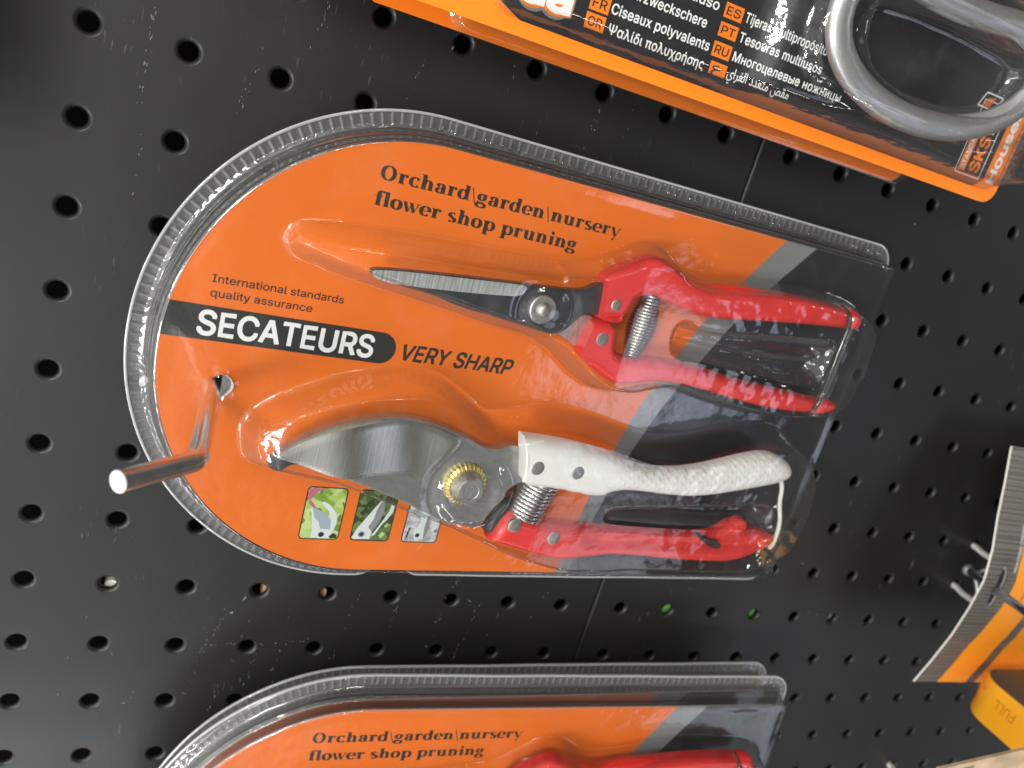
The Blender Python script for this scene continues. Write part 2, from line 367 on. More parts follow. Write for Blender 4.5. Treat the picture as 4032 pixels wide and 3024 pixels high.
def slab(name, outline, zb, ztop, material, parent, step=.9, smooth=50, it=2, rs=.7, back=True):
    """solid plate: traced outline, flat bottom at zb, top surface ztop(x, y, d) with d the distance from the edge"""
    p = resample(chaikin(outline, it), rs)
    if area2(p) < 0: p = p[::-1]
    v, f, _, _ = fill(p, step)
    d = pdist(v, p); d[d < 1e-4] = 0
    z = ztop(v[:, 0], v[:, 1], d) if callable(ztop) else np.full(len(v), float(ztop))
    f2 = []
    for t in f:
        a, b, c = v[t[0]], v[t[1]], v[t[2]]
        f2.append(t if np.cross(b - a, c - a) > 0 else t[::-1])
    nv = len(v)
    verts = np.vstack([np.column_stack([v, z]), np.column_stack([v, np.full(nv, zb)])])
    faces = list(f2)
    # boundary edges = edges used once
    cnt = {}
    for t in f2:
        for i in range(3):
            e = (t[i], t[(i + 1) % 3]); k = (min(e), max(e)); cnt.setdefault(k, []).append(e)
    for k, es in cnt.items():
        if len(es) == 1:
            a, b = es[0]; faces.append((a, a + nv, b + nv, b))
    if back: faces += [tuple(i + nv for i in t[::-1]) for t in f2]
    return build(name, verts, faces, material, parent, smooth=smooth)
def dome(ze, zt, r, p=.5):
    return lambda x, y, d: ze + (zt - ze) * np.power(np.maximum(1 - (1 - np.clip(d / r, 0, 1)) ** 2, 0), p)
def lower_top(pts, k):
    """pull the upper-facing side of an outline in by k mm (the traced silhouette there includes the side of the part)"""
    p = np.array(pts, float); sg = 1 if area2(p) > 0 else -1
    d = np.roll(p, -1, 0) - np.roll(p, 1, 0); d /= np.maximum(np.linalg.norm(d, axis=1), 1e-9)[:, None]
    ny = -d[:, 0] * sg
    p[:, 1] -= k * np.clip(ny, 0, 1)
    return [tuple(q) for q in p.tolist()]
def dome_ref(ze, zt, r, ref, p=.5):
    q = resample(chaikin(ref, 2), .7)
    def f(x, y, d):
        k = pdist(np.stack([x, y], 1), q)
        return ze + (zt - ze) * np.power(np.maximum(1 - (1 - np.clip(k / r, 0, 1)) ** 2, 0), p)
    return f
def tube(name, pts, rad, material, parent=None, seg=14, caps=True, matrix=None, closed=False, flat=1.0, smooth=60):
    pts = [Vector(p) for p in pts]; n = len(pts); rads = rad if hasattr(rad, '__len__') else [rad] * n
    verts = []; faces = []
    up = None
    for i, p in enumerate(pts):
        if closed: t = pts[(i + 1) % n] - pts[i - 1]
        else: t = pts[min(i + 1, n - 1)] - pts[max(i - 1, 0)]
        t.normalize()
        if up is None:
            up = Vector((0, 0, 1)) if abs(t.z) < .9 else Vector((1, 0, 0))
        up = (up - t * up.dot(t)); up.normalize(); sd = t.cross(up)
        for k in range(seg):
            a = 2 * PI * k / seg
            verts.append(p + (sd * math.cos(a) + up * math.sin(a) * flat) * rads[i])
    m = n if closed else n - 1
    for i in range(m):
        for k in range(seg):
            a = i * seg + k; b = i * seg + (k + 1) % seg; c = ((i + 1) % n) * seg + (k + 1) % seg; d = ((i + 1) % n) * seg + k
            faces.append((a, b, c, d))
    if caps and not closed:
        faces.append(tuple(range(seg))[::-1]); faces.append(tuple((n - 1) * seg + k for k in range(seg)))
    return build(name, [tuple(v) for v in verts], faces, material, parent, smooth=smooth, matrix=matrix)
def smooth_path(pts, it=3):
    p = np.asarray(pts, float)
    for _ in range(it):
        q = [p[0]]
        for a, b in zip(p[:-1], p[1:]): q += [a * .75 + b * .25, a * .25 + b * .75]
        q.append(p[-1]); p = np.array(q)
    return p
def lathe(name, prof, cx, cy, material, parent, seg=40, smooth=40, rmod=None, axis=None):
    verts = []; faces = []
    for j, (r, z) in enumerate(prof):
        for k in range(seg):
            a = 2 * PI * k / seg; rr, zz = (r, z) if rmod is None else rmod(r, z, k, j)
            verts.append((cx + rr * math.cos(a), cy + rr * math.sin(a), zz))
    for j in range(len(prof) - 1):
        for k in range(seg):
            faces.append((j * seg + k, j * seg + (k + 1) % seg, (j + 1) * seg + (k + 1) % seg, (j + 1) * seg + k))
    if prof[-1][0] < 1e-6 or True:
        faces.append(tuple((len(prof) - 1) * seg + k for k in range(seg)))
    return build(name, verts, faces, material, parent, smooth=smooth)
def spring(name, a, b, r0, turns, wire, material, parent, prof=lambda t: 1.0, seg=8):
    a = Vector(a); b = Vector(b); ax = (b - a); L = ax.length; ax.normalize()
    s = Vector((0, 0, 1)); s = (s - ax * s.dot(ax)).normalized(); t = ax.cross(s)
    n = int(turns * 26); pts = []
    for i in range(n + 1):
        f = i / n; an = 2 * PI * turns * f
        pts.append(a + ax * (L * f) + (s * math.cos(an) + t * math.sin(an)) * (r0 * prof(f)))
    return tube(name, pts, wire, material, parent, seg=seg)
def flat_poly(name, polys, z, mats, parent, zstep=.02, mi=None):
    """thin printed shapes lying on a surface: each outline is its own layer a hair above the last"""
    verts = []; faces = []; fm = []
    for i, p in enumerate(polys):
        p = [tuple(q) for q in p]
        base = len(verts); zz = z + i * zstep
        verts += [(q[0], q[1], zz) for q in p]
        for t in tessellate_polygon([[Vector((q[0], q[1], 0)) for q in p]]):
            a, b, c = [Vector(p[k]) for k in t]
            cr = (b - a).cross(c - a) if len(a) == 3 else (b.x - a.x) * (c.y - a.y) - (b.y - a.y) * (c.x - a.x)
            t = t if cr > 0 else (t[0], t[2], t[1])
            faces.append(tuple(base + k for k in t)); fm.append(0 if mi is None else mi[i])
    return build(name, verts, faces, mats, parent, fm=fm, smooth=0)
def rrect(x0, y0, x1, y1, r, n=6, skew=0.0):
    out = []
    for cx, cy, a0 in ((x1 - r, y1 - r, 0), (x0 + r, y1 - r, 90), (x0 + r, y0 + r, 180), (x1 - r, y0 + r, 270)):
        for i in range(n + 1):
            a = math.radians(a0 + 90 * i / n); y = cy + r * math.sin(a)
            out.append((cx + r * math.cos(a) + skew * (y - y0), y))
    return out

# ------------------------------------------------------------------ lettering
FONT = None
try:
    import os
    FONT = bpy.data.fonts.load(os.path.join(bpy.utils.system_resource('DATAFILES', path='fonts'), 'Inter.woff2'))   # Blender's own interface font
except Exception:
    FONT = None
def raw_text(s, bold=0.0, spacing=1.0):
    """outline of one line of text, filled by winding number so that overlapping strokes stay solid"""
    cu = bpy.data.curves.new('lettering', 'FONT'); cu.body = s
    if FONT is not None and all(ord(ch) < 0x600 for ch in s): cu.font = FONT
    cu.size = 1.0; cu.space_character = spacing; cu.resolution_u = 4; cu.fill_mode = 'NONE'
    ob = bpy.data.objects.new('lettering_src', cu)
    me = bpy.data.meshes.new_from_object(ob)
    co = np.array([tuple(x.co) for x in me.vertices]).reshape(-1, 3)[:, :2]
    nxt = {}
    for e in me.edges: nxt.setdefault(e.vertices[0], []).append(e.vertices[1]); nxt.setdefault(e.vertices[1], []).append(e.vertices[0])
    bpy.data.objects.remove(ob); bpy.data.meshes.remove(me); bpy.data.curves.remove(cu)
    seen = set(); V = []; F = []; nb = 0
    loops = []
    for st in range(len(co)):
        if st in seen or st not in nxt: continue
        lp = [st]; seen.add(st); cur = min(nxt[st])
        while cur not in seen:
            lp.append(cur); seen.add(cur)
            k = [q for q in nxt[cur] if q not in seen]
            if not k: break
            cur = k[0]
        if len(lp) > 2: loops.append(co[lp])
    if bold:
        new = []
        for P in loops:
            d = np.roll(P, -1, 0) - np.roll(P, 1, 0); d /= np.maximum(np.linalg.norm(d, axis=1), 1e-9)[:, None]
            new.append(P + np.stack([-d[:, 1], d[:, 0]], 1) * bold * (1 if TT_CW else -1))
        loops = new
    # group loops that touch in x so each fill stays small
    order = sorted(range(len(loops)), key=lambda i: loops[i][:, 0].min()); groups = []
    for i in order:
        x0, x1 = loops[i][:, 0].min(), loops[i][:, 0].max()
        if groups and x0 <= groups[-1][1]: groups[-1][0].append(i); groups[-1][1] = max(groups[-1][1], x1)
        else: groups.append([[i], x1])
    for g, _ in groups:
        vs = []; ed = []
        for i in g:
            n = len(loops[i]); b = len(vs); vs += [Vector(p) for p in loops[i].tolist()]; ed += [(b + k, b + (k + 1) % n) for k in range(n)]
        ov, oe, of, _, _, _ = delaunay_2d_cdt(vs, ed, [], 0, 1e-6)
        W = np.array([(v.x, v.y) for v in ov]); T = np.array([f for f in of if len(f) == 3])
        if not len(T): continue
        c = W[T].mean(1); wind = np.zeros(len(c))
        for i in g:
            P = loops[i]; Q = np.roll(P, -1, 0)
            for (xa, ya), (xb, yb) in zip(P, Q):
                cr = (xb - xa) * (c[:, 1] - ya) - (c[:, 0] - xa) * (yb - ya)
                wind += ((ya <= c[:, 1]) & (yb > c[:, 1]) & (cr > 0)).astype(float) - ((ya > c[:, 1]) & (yb <= c[:, 1]) & (cr < 0)).astype(float)
        T = T[np.abs(wind) > .5]
        cr = np.cross(W[T[:, 1]] - W[T[:, 0]], W[T[:, 2]] - W[T[:, 0]]) if len(T) else np.zeros(0)
        for t, k in zip(T.tolist(), cr): F.append(tuple(nb + q for q in (t if k > 0 else t[::-1])))
        V += W.tolist(); nb += len(W)
    V = np.array(V); return np.column_stack([V, np.zeros(len(V))]), F
TT_CW = True
CAPH = None
def text(name, s, x0, yb, x1, cap, z, material, parent, bold=0.0, shear=0.0, spacing=1.0, rot=0.0, post=None):
    """one line of lettering: left edge x0, baseline yb, right edge x1, capital height cap; rot turns it about (x0, yb)"""
    global CAPH
    if CAPH is None:
        h, _ = raw_text('H'); CAPH = h[:, 1].max() - h[:, 1].min()
    v, f = raw_text(s, bold, spacing)
    xs0, xs1 = v[:, 0].min(), v[:, 0].max()
    y = v[:, 1] * cap / CAPH
    x = (v[:, 0] - xs0) * ((x1 - x0) - abs(shear) * cap) / (xs1 - xs0) + shear * y
    c, sn = math.cos(rot), math.sin(rot)
    X = x0 + x * c - y * sn; Y = yb + x * sn + y * c
    V = np.column_stack([X, Y, np.full(len(X), z)])
    if post is not None: V = post(V)
    return build(name, V, f, material, parent, smooth=0)

# high-contrast serif letters drawn with a vertical-stress nib
THK, THN = .36, .09
def _ribbon(P, T, cx=None):
    P = np.asarray(P, float); d = np.gradient(P, axis=0); d /= np.maximum(np.linalg.norm(d, axis=1), 1e-9)[:, None]
    w = THN + (THK - THN) * np.abs(d[:, 1]) ** 1.5 if T is None else np.full(len(P), T)
    nrm = np.stack([-d[:, 1], d[:, 0]], 1)
    a = P + nrm * w[:, None] / 2; b = P - nrm * w[:, None] / 2
    return [(tuple(a[i]), tuple(b[i]), tuple(b[i + 1]), tuple(a[i + 1])) for i in range(len(P) - 1)]
def arc(cx, cy, rx, ry, a0, a1, T=None, n=22):
    t = np.radians(np.linspace(a0, a1, n)); return _ribbon(np.stack([cx + rx * np.cos(t), cy + ry * np.sin(t)], 1), T)
def line(x0, y0, x1, y1, T): return _ribbon([(x0, y0), ((x0 + x1) / 2, (y0 + y1) / 2), (x1, y1)], T)
def stem(x, y0, y1): return [((x - THK / 2, y0), (x + THK / 2, y0), (x + THK / 2, y1), (x - THK / 2, y1))]
def bar(x0, x1, y, h=.07): return [((x0, y), (x1, y), (x1, y + h), (x0, y + h))]
def foot(x, y=0): return bar(x - .27, x + .27, y)
def flag(x, y): return [((x - .30, y - .08), (x, y - .14), (x, y), (x - .30, y - .01))]
def ball(cx, cy, r=.13): return [tuple((cx + r * math.cos(a), cy + r * math.sin(a)) for a in np.linspace(0, 2 * PI, 15)[:-1])]
def arch(x0, x1): return arc((x0 + x1) / 2, .58, (x1 - x0) / 2, .38, 175, 0)
GLY = {
 'O': (arc(.72, .74, .50, .70, 0, 360, n=48), 1.50),
 'o': (arc(.55, .49, .36, .475, 0, 360, n=40), 1.10),
 'r': (stem(.36, 0, 1) + foot(.36) + flag(.36, 1) + arc(.66, .55, .28, .40, 170, 60) + ball(.80, .84), .98),
 'c': (arc(.58, .49, .38, .475, 48, 318) + ball(.80, .80, .11), 1.0),
 'h': (stem(.36, 0, 1.5) + foot(.36) + flag(.36, 1.5) + arch(.40, .96) + stem(.96, 0, .62) + foot(.96), 1.34),
 'a': (stem(.78, .10, .66) + arc(.52, .64, .27, .33, 165, 0) + ball(.31, .72, .11) + arc(.48, .28, .26, .25, 60, 330) + line(.5, .50, .78, .58, .08) + bar(.78, 1.02, 0, .08), 1.10),
 'd': (arc(.52, .49, .34, .475, 30, 330) + stem(.88, 0, 1.5) + flag(.88, 1.5) + bar(.88, 1.16, 0), 1.24),
 'g': (arc(.50, .65, .28, .32, 0, 360, n=36) + bar(.68, 1.04, .90, .08) + arc(.50, -.19, .38, .24, 0, 360, n=36) + arc(.50, .16, .34, .14, 150, 260, .13) + line(.35, .04, .75, .02, .2), 1.12),
 'e': (arc(.57, .49, .38, .475, 0, 318) + bar(.22, .98, .47, .075), 1.06),
 'n': (stem(.36, 0, 1) + foot(.36) + flag(.36, 1) + arch(.40, .96) + stem(.96, 0, .62) + foot(.96), 1.34),
 'u': (stem(.34, .36, 1) + flag(.34, 1) + arc(.63, .40, .29, .38, 180, 330) + stem(.94, 0, 1) + flag(.94, 1) + bar(.94, 1.2, 0), 1.30),
 's': (arc(.46, .73, .24, .23, 50, 230) + line(.30, .60, .66, .36, .26) + arc(.46, .25, .26, .235, 40, -140) + ball(.62, .88, .07) + ball(.27, .14, .08), .90),
 'y': (line(.22, .98, .62, .02, .28) + line(1.0, .98, .52, -.42, .08) + bar(0, .48, .93) + bar(.82, 1.18, .93) + ball(.44, -.40, .12), 1.12),
 'f': (stem(.36, 0, 1.2) + foot(.36) + arc(.60, 1.15, .24, .32, 180, 60) + bar(.05, .66, .90, .09) + ball(.74, 1.38, .10), .72),
 'l': (stem(.34, 0, 1.5) + foot(.34) + flag(.34, 1.5), .66),
 'w': (line(.16, .98, .48, .02, .27) + line(.48, .02, .80, .9, .08) + line(.72, .98, 1.02, .02, .27) + line(1.02, .02, 1.36, .98, .08) + bar(-.02, .38, .93) + bar(.56, .9, .93) + bar(1.2, 1.5, .93), 1.46),
 'p': (stem(.36, -.45, 1) + foot(.36, -.5) + flag(.36, 1) + arc(.74, .49, .34, .475, 150, -150), 1.26),
 'i': (stem(.34, 0, 1) + foot(.34) + flag(.34, 1) + ball(.34, 1.33, .18), .66),
 '\\': (line(.06, 1.42, .52, -.22, .09), .58), ' ': ([], .55)}
def serif(name, s, x0, yb, x1, xh, z, material, parent):
    quads = []; x = 0.0
    for ch in s:
        g, adv = GLY[ch]
        quads += [[(p[0] + x, p[1]) for p in q] for q in g]; x += adv
    xs = [p[0] for q in quads for p in q]; a, b = min(xs), max(xs); k = (x1 - x0) / (b - a)
    verts = []; faces = []
    for i, q in enumerate(quads):
        base = len(verts)
        ar = sum(q[j][0] * q[(j + 1) % len(q)][1] - q[(j + 1) % len(q)][0] * q[j][1] for j in range(len(q)))
        if ar < 0: q = q[::-1]
        verts += [(x0 + (p[0] - a) * k, yb + p[1] * xh, z + (i % 7) * .004) for p in q]; faces.append(tuple(range(base, base + len(q))))
    return build(name, verts, faces, material, parent, smooth=0)

# ================================================================== THE PEGBOARD
PITCH = 25.0; HR = 2.55
def peg_panel(name, u0, u1, hole0, ncol, v0, nrow, label, seed):
    """steel sheet with punched, rolled-edge holes; u0..u1 its width, holes every 25 mm"""
    root = thing(name, label, 'pegboard', F_BOARD, 'pegboard panels')
    verts = []; faces = []; fm = []
    S = 24; h = PITCH / 2
    prof = [(HR + 1.42, 0), (HR + 1.2, -.005), (HR + .9, -.09), (HR + .5, -.34), (HR + .18, -.72), (HR, -1.15), (HR, -1.9)]
    for c in range(ncol):
        for r in range(nrow):
            cu, cv = hole0 + c * PITCH, v0 - r * PITCH
            b = len(verts)
            for k in range(S):
                a = 2 * PI * k / S; m = max(abs(math.cos(a)), abs(math.sin(a)))
                verts.append((cu + h * math.cos(a) / m, cv + h * math.sin(a) / m, 0))
            for (rr, zz) in prof:
                for k in range(S):
                    a = 2 * PI * k / S; verts.append((cu + rr * math.cos(a), cv + rr * math.sin(a), zz))
            for j in range(len(prof)):
                for k in range(S):
                    k2 = (k + 1) % S
                    faces.append((b + j * S + k, b + j * S + k2, b + (j + 1) * S + k2, b + (j + 1) * S + k)); fm.append(0)
    # side strips folded back at the panel edges
    vt, vb = v0 + h, v0 - (nrow - 1) * PITCH - h
    for a, e, sgn in ((hole0 - h, u0, -1), (hole0 + (ncol - 1) * PITCH + h, u1, 1)):
        prof2 = [(a, 0)] + [(e - sgn * 1.1 + sgn * 1.1 * math.sin(t), -1.1 + 1.1 * math.cos(t)) for t in np.linspace(0, PI / 2, 7)] + [(e, -9)]
        b = len(verts)
        for (uu, ww) in prof2: verts += [(uu, vt, ww), (uu, vb, ww)]
        for i in range(len(prof2) - 1):
            q = (b + 2 * i, b + 2 * i + 1, b + 2 * i + 3, b + 2 * i + 2)
            faces.append(q if sgn > 0 else q[::-1]); fm.append(0)
    # paint scuffs: rubbed flecks where packs have been dragged along
    rnd = random.Random(seed)
    def fleck(u, v, lu, lv, ang=0):
        n = 7; b = len(verts); pts = []
        for i in range(n):
            a = 2 * PI * i / n; rr = rnd.uniform(.55, 1)
            x, y = lu * rr * math.cos(a), lv * rr * math.sin(a); pts.append((x * math.cos(ang) - y * math.sin(ang), x * math.sin(ang) + y * math.cos(ang)))
        for p in pts: verts.append((u + p[0], v + p[1], .012))
        faces.append(tuple(range(b, b + n))); fm.append(1)
    return root, verts, faces, fm, fleck, rnd
def near_hole(u, v, h0, v0=0.0):
    return math.hypot((u - h0 + 12.5) % 25 - 12.5, (v - v0 + 12.5) % 25 - 12.5) < 4.6
root, pv, pf, pm, fleck, rnd = peg_panel('pegboard_panel', -87.6, 215.6, -75, 12, 150, 24, 'scuffed black pegboard panel behind the round-topped orange pack', 3)
trails = [  # (u, v, du, dv, n): runs of scrapes seen on the sheet
    (15.5, -14, -1.5, -32, 40), (17, -48, -1, -22, 10), (45, -16, -5, -22, 22), (60, 4, -6, -30, 18), (90, -6, -4, -16, 12), (118, 6, 0, -18, 10), (150, 0, -1, -22, 22),
    (163, 6, -3, -24, 14), (66, -205, -3, -16, 26), (74, -210, -3, -22, 14), (57, -200, 4, -30, 10), (60, -222, -4, -26, 18), (79, -228, -4, -30, 22), (88, -205, -2, -40, 26), (45, -225, 30, 1.5, 24), (72, -224, 28, 2, 22),
    (112, -196, -4, -34, 26), (130, -192, -6, -42, 34), (150, -188, -5, -40, 40), (165, -190, -7, -40, 30), (175, -192, -6, -34, 18), (192, -190, -8, -30, 8), (100, -190, -4, -40, 18), (40, -228, -4, -40, 14), (30, -225, -3, -34, 9), (68, -240, -3, -26, 14)]
for (u, v, du, dv, n) in trails:
    for i in range(int(n * .55)):
        t = rnd.random(); uu = u + du * t + rnd.gauss(0, .5); vv = v + dv * t + rnd.gauss(0, .5)
        if near_hole(uu, vv, 0): continue
        al = abs(dv) > abs(du); L = rnd.uniform(.15, .75) * (1.6 if rnd.random() < .1 else 1); Wd = rnd.uniform(.05, .16)
        fleck(uu, vv, Wd if al else L, L if al else Wd, rnd.gauss(0, .25))
for i in range(60):
    uu, vv = rnd.uniform(-30, 214), rnd.uniform(-290, 40)
    if not near_hole(uu, vv, 0): fleck(uu, vv, rnd.uniform(.04, .1), rnd.uniform(.06, .35), rnd.gauss(0, .3))
for (u, v, a, b, g) in [(70.5, -203.5, .28, 1.5, -.35), (67, -210, .5, .9, -.5), (20, -214, .12, .6, .1), (16, -231, .12, .9, 0), (14.5, -247, .12, .8, 0), (36, -251, 1.0, .2, .3), (158, -200, 1.1, .2, -.4), (97, -2, .25, .8, -.3)]:
    fleck(u, v, a, b, g)
build('sheet', pv, pf, [M['board'], M['scuff']], root, fm=pm, smooth=50)
root, pv, pf, pm, fleck, rnd = peg_panel('pegboard_panel', 216.0, 760.2, 229.88, 22, 150, 24, 'cleaner black pegboard panel beyond the seam with the tape measure hanging on it', 5)
for i in range(90):
    uu, vv = rnd.uniform(218, 480), rnd.uniform(-300, 80)
    if not near_hole(uu, vv, 229.88): fleck(uu, vv, rnd.uniform(.05, .12), rnd.uniform(.08, .3), rnd.gauss(0, .5))
for (u, v) in [(338, -197), (344, -198), (320, -170), (300, -9), (262, 12), (255, 8)]: fleck(u, v, .9, .25, .2)
build('sheet', pv, pf, [M['board'], M['scuff']], root, fm=pm, smooth=50)
# near-black sheet added behind the panels so that their holes read dark
bw = build('hole_backing', [(-300, 300, -70), (-300, -600, -70), (900, -600, -70), (900, 300, -70)], [(0, 1, 2, 3)], M['dark'], matrix=F_BOARD, smooth=0)
bw['kind'] = 'structure'
# small pieces of goods behind the sheet, glimpsed through its holes
def behind(name, label, cat, u, v, w, su, sv, m, round_=False):
    if round_: pts = [(su * math.cos(a), sv * math.sin(a)) for a in np.linspace(0, 2 * PI, 25)[:-1]]
    else: pts = rrect(-su, -sv, su, sv, min(su, sv) * .3)
    t = thing(name, label, cat, F_BOARD @ Matrix.Translation((u * MM, v * MM, w * MM)))
    slab('body', pts, -6, lambda x, y, d: 0 * x, m, t, step=None, it=0, rs=.6)
    return t
behind('peg', 'white peg end showing in the hole beside the hook tip', 'peg', 27.3, -126.2, -3.4, 2.4, 2.4, M['wire_tip'], True)
behind('peg', 'pale peg end showing low in a hole of the third row from the bottom left', 'peg', 26.2, -203.6, -3.4, 2.6, 2.6, M['wire_tip'], True)
behind('carton', 'tan carton edge showing in two neighbouring holes under the round end of the pack', 'carton', 88.5, -203.6, -3.6, 11.8, 3.5, M['tan'])
behind('carton', 'tan carton corner showing in the hole below the third small picture', 'carton', 144.5, -200, -3.2, 4.2, 4, M['tan'])
behind('carton', 'bright green carton showing through the hole just right of the seam', 'carton', 255, -200.3, -3.6, 3.6, 3.6, M['green'])
behind('carton', 'dull green carton showing through a hole two along from the bright green one', 'carton', 304.6, -200.3, -3.8, 3.2, 3.2, M['green'])
behind('carton', 'mauve carton showing through a hole right of the dull green one', 'carton', 355, -199.8, -3.8, 3.2, 3.2, M['mauve'])
behind('carton', 'brown carton filling three holes at the bottom left corner of the picture', 'carton', 25, -275, -9, 36, 7, M['brown'])

# ================================================================== THE BLISTER PACK OF SECATEURS
R0, LX, HCARD = 77.8, 194.1, 9.5
def pack_outline(step):
    rc = 9.6; pts = []; nrm = []
    segs = []
    def ad(p, n): pts.append(p); nrm.append(n)
    n = int(PI * R0 / step)
    for i in range(n): a = PI / 2 + PI * i / n; ad((R0 * math.cos(a), R0 * math.sin(a)), (math.cos(a), math.sin(a)))
    m = int((LX - rc) / step)
    for i in range(m): ad(((LX - rc) * i / m, -R0), (0, -1))
    k = max(8, int(PI / 2 * rc / step))
    for i in range(k): a = -PI / 2 + PI / 2 * i / k; ad((LX - rc + rc * math.cos(a), -R0 + rc + rc * math.sin(a)), (math.cos(a), math.sin(a)))
    m2 = int((2 * R0 - 2 * rc) / step)
    for i in range(m2): ad((LX, -R0 + rc + (2 * R0 - 2 * rc) * i / m2), (1, 0))
    for i in range(k): a = PI / 2 * i / k; ad((LX - rc + rc * math.cos(a), R0 - rc + rc * math.sin(a)), (math.cos(a), math.sin(a)))
    for i in range(m): ad((LX - rc - (LX - rc) * i / m, R0), (0, 1))
    return np.array(pts), np.array(nrm)
POCK_A = [(-44, 36), (-40, 42), (-20, 44), (10, 45), (40, 46), (50, 48), (58, 52), (66, 57), (74, 58.5), (80, 56), (86, 52), (94, 51), (110, 53), (130, 55.5), (150, 55.5), (165, 54), (174, 52), (180, 46), (182, 36), (181, 20), (177, 11), (168, 6), (150, 4), (125, 5), (105, 8), (95, 10), (85, 8), (76, 5), (66, 5), (58, 8), (50, 13), (44, 17), (36, 19), (20, 21), (0, 24), (-25, 27), (-40, 30)]
POCK_B = [(-46, -24), (-44, -16), (-34, -8), (-20, -1), (0, 4), (12, 3), (22, -3), (30, -8), (38, -6), (48, -2), (66, -3), (84, -7), (100, -9.5), (115, -7), (130, -2), (146, 1), (158, 0), (168, -5), (176, -13), (180, -25), (180, -42), (176, -52), (165, -59), (145, -62), (100, -61), (70, -63), (45, -57), (30, -51), (10, -45), (-15, -37), (-30, -35), (-42, -33)]
VAL_A = [(84, 36.5), (96, 34), (112, 35), (140, 38), (155, 39), (157, 30), (155, 22), (140, 21), (118, 24), (100, 25), (84, 25)]
VAL_B = [(78, -33), (100, -31.5), (130, -29), (150, -27), (153, -32), (150, -35.5), (120, -37), (90, -36.5), (78, -36)]
RID_A = [(88, 31.5), (120, 31), (153, 32.5), (153, 30.5), (120, 28.6), (88, 29)]
def fnoise(x, y, sc, seed):
    return np.array([noise.fractal(Vector((a * sc + seed, b * sc, seed * .37)), 1.0, 2.0, 3) for a, b in zip(x.tolist(), y.tolist())])
def blister_height(x, y):
    P = np.stack([x, y], 1); pa, pb = chaikin(POCK_A), chaikin(POCK_B)
    sa, sb = sdf(P, pa), sdf(P, pb)
    h = np.full(len(x), 10.3)
    topa = np.interp(x, [-44, -15, 20, 45, 56, 66, 150, 182], [16.5, 19.8, 20.6, 21.6, 23.6, 24.6, 24.2, 22.8])
    topb = np.interp(x, [-46, -34, -10, 15, 28, 36, 50, 150, 180], [17, 22.4, 23.4, 25.6, 27.6, 27.8, 28.8, 28.4, 25.5])
    ha = 10.3 + (topa - 10.3) * np.where(x < 40, ease(sa / 6.5), ease(sa / 4.8))
    hb = 10.3 + (topb - 10.3) * ease(sb / 5.5)
    va = sdf(P, chaikin(VAL_A)); ha = ha - 8.5 * ease((va + 1.5) / 5.5)
    ra = sdf(P, chaikin(RID_A)); ha = ha + 3.4 * ease((ra + 2.2) / 3.0)
    vb = sdf(P, chaikin(VAL_B)); hb = hb - 8.0 * ease((vb + 1.5) / 4.0)
    # cross groove near the handle ends
    ha = ha - 2.6 * np.exp(-((x - 159.5 - .02 * (y - 30)) / 1.6) ** 2) * ease(sa / 6)
    # dimple round the pivot of the large tool
    rr = np.hypot(x - 26, y + 30); hb = hb + .9 * np.exp(-((rr - 9) / 2.2) ** 2) - .9 * np.exp(-((rr - 14) / 2.5) ** 2)
    rr = np.hypot(x - 36, y - 30.5); ha = ha + 1.1 * np.exp(-(rr / 6.0) ** 2) - .8 * np.exp(-((rr - 9) / 2) ** 2)
    wr = ease((x - 88) / 25) * .34 * fnoise(x, y, .15, 5.0)
    ha = ha + wr * ease(sa / 5) * (1 - .85 * ease((va + 3) / 4)); hb = hb + .6 * wr * ease(sb / 5)
    h = np.maximum(h, np.maximum(ha, hb))
    h += .34 * fnoise(x, y, .028, 1.0) + .05 * fnoise(x, y, .16, 9.0)
    # crease and pucker where the hook pushed through the sheet
    rs = np.hypot(x + 52.4, y + 9.3); h += 1.1 * np.exp(-(rs / 5.0) ** 2) * (1 + .5 * np.sin(5 * np.arctan2(y + 9.3, x + 52.4)))
    return h
SLOT = [(-55.6, -10.3), (-54.6, -8.2), (-52.4, -6.2), (-49.6, -7.6), (-48.9, -10.2), (-50.3, -12.2), (-52.0, -13.2), (-54.4, -12.6)]
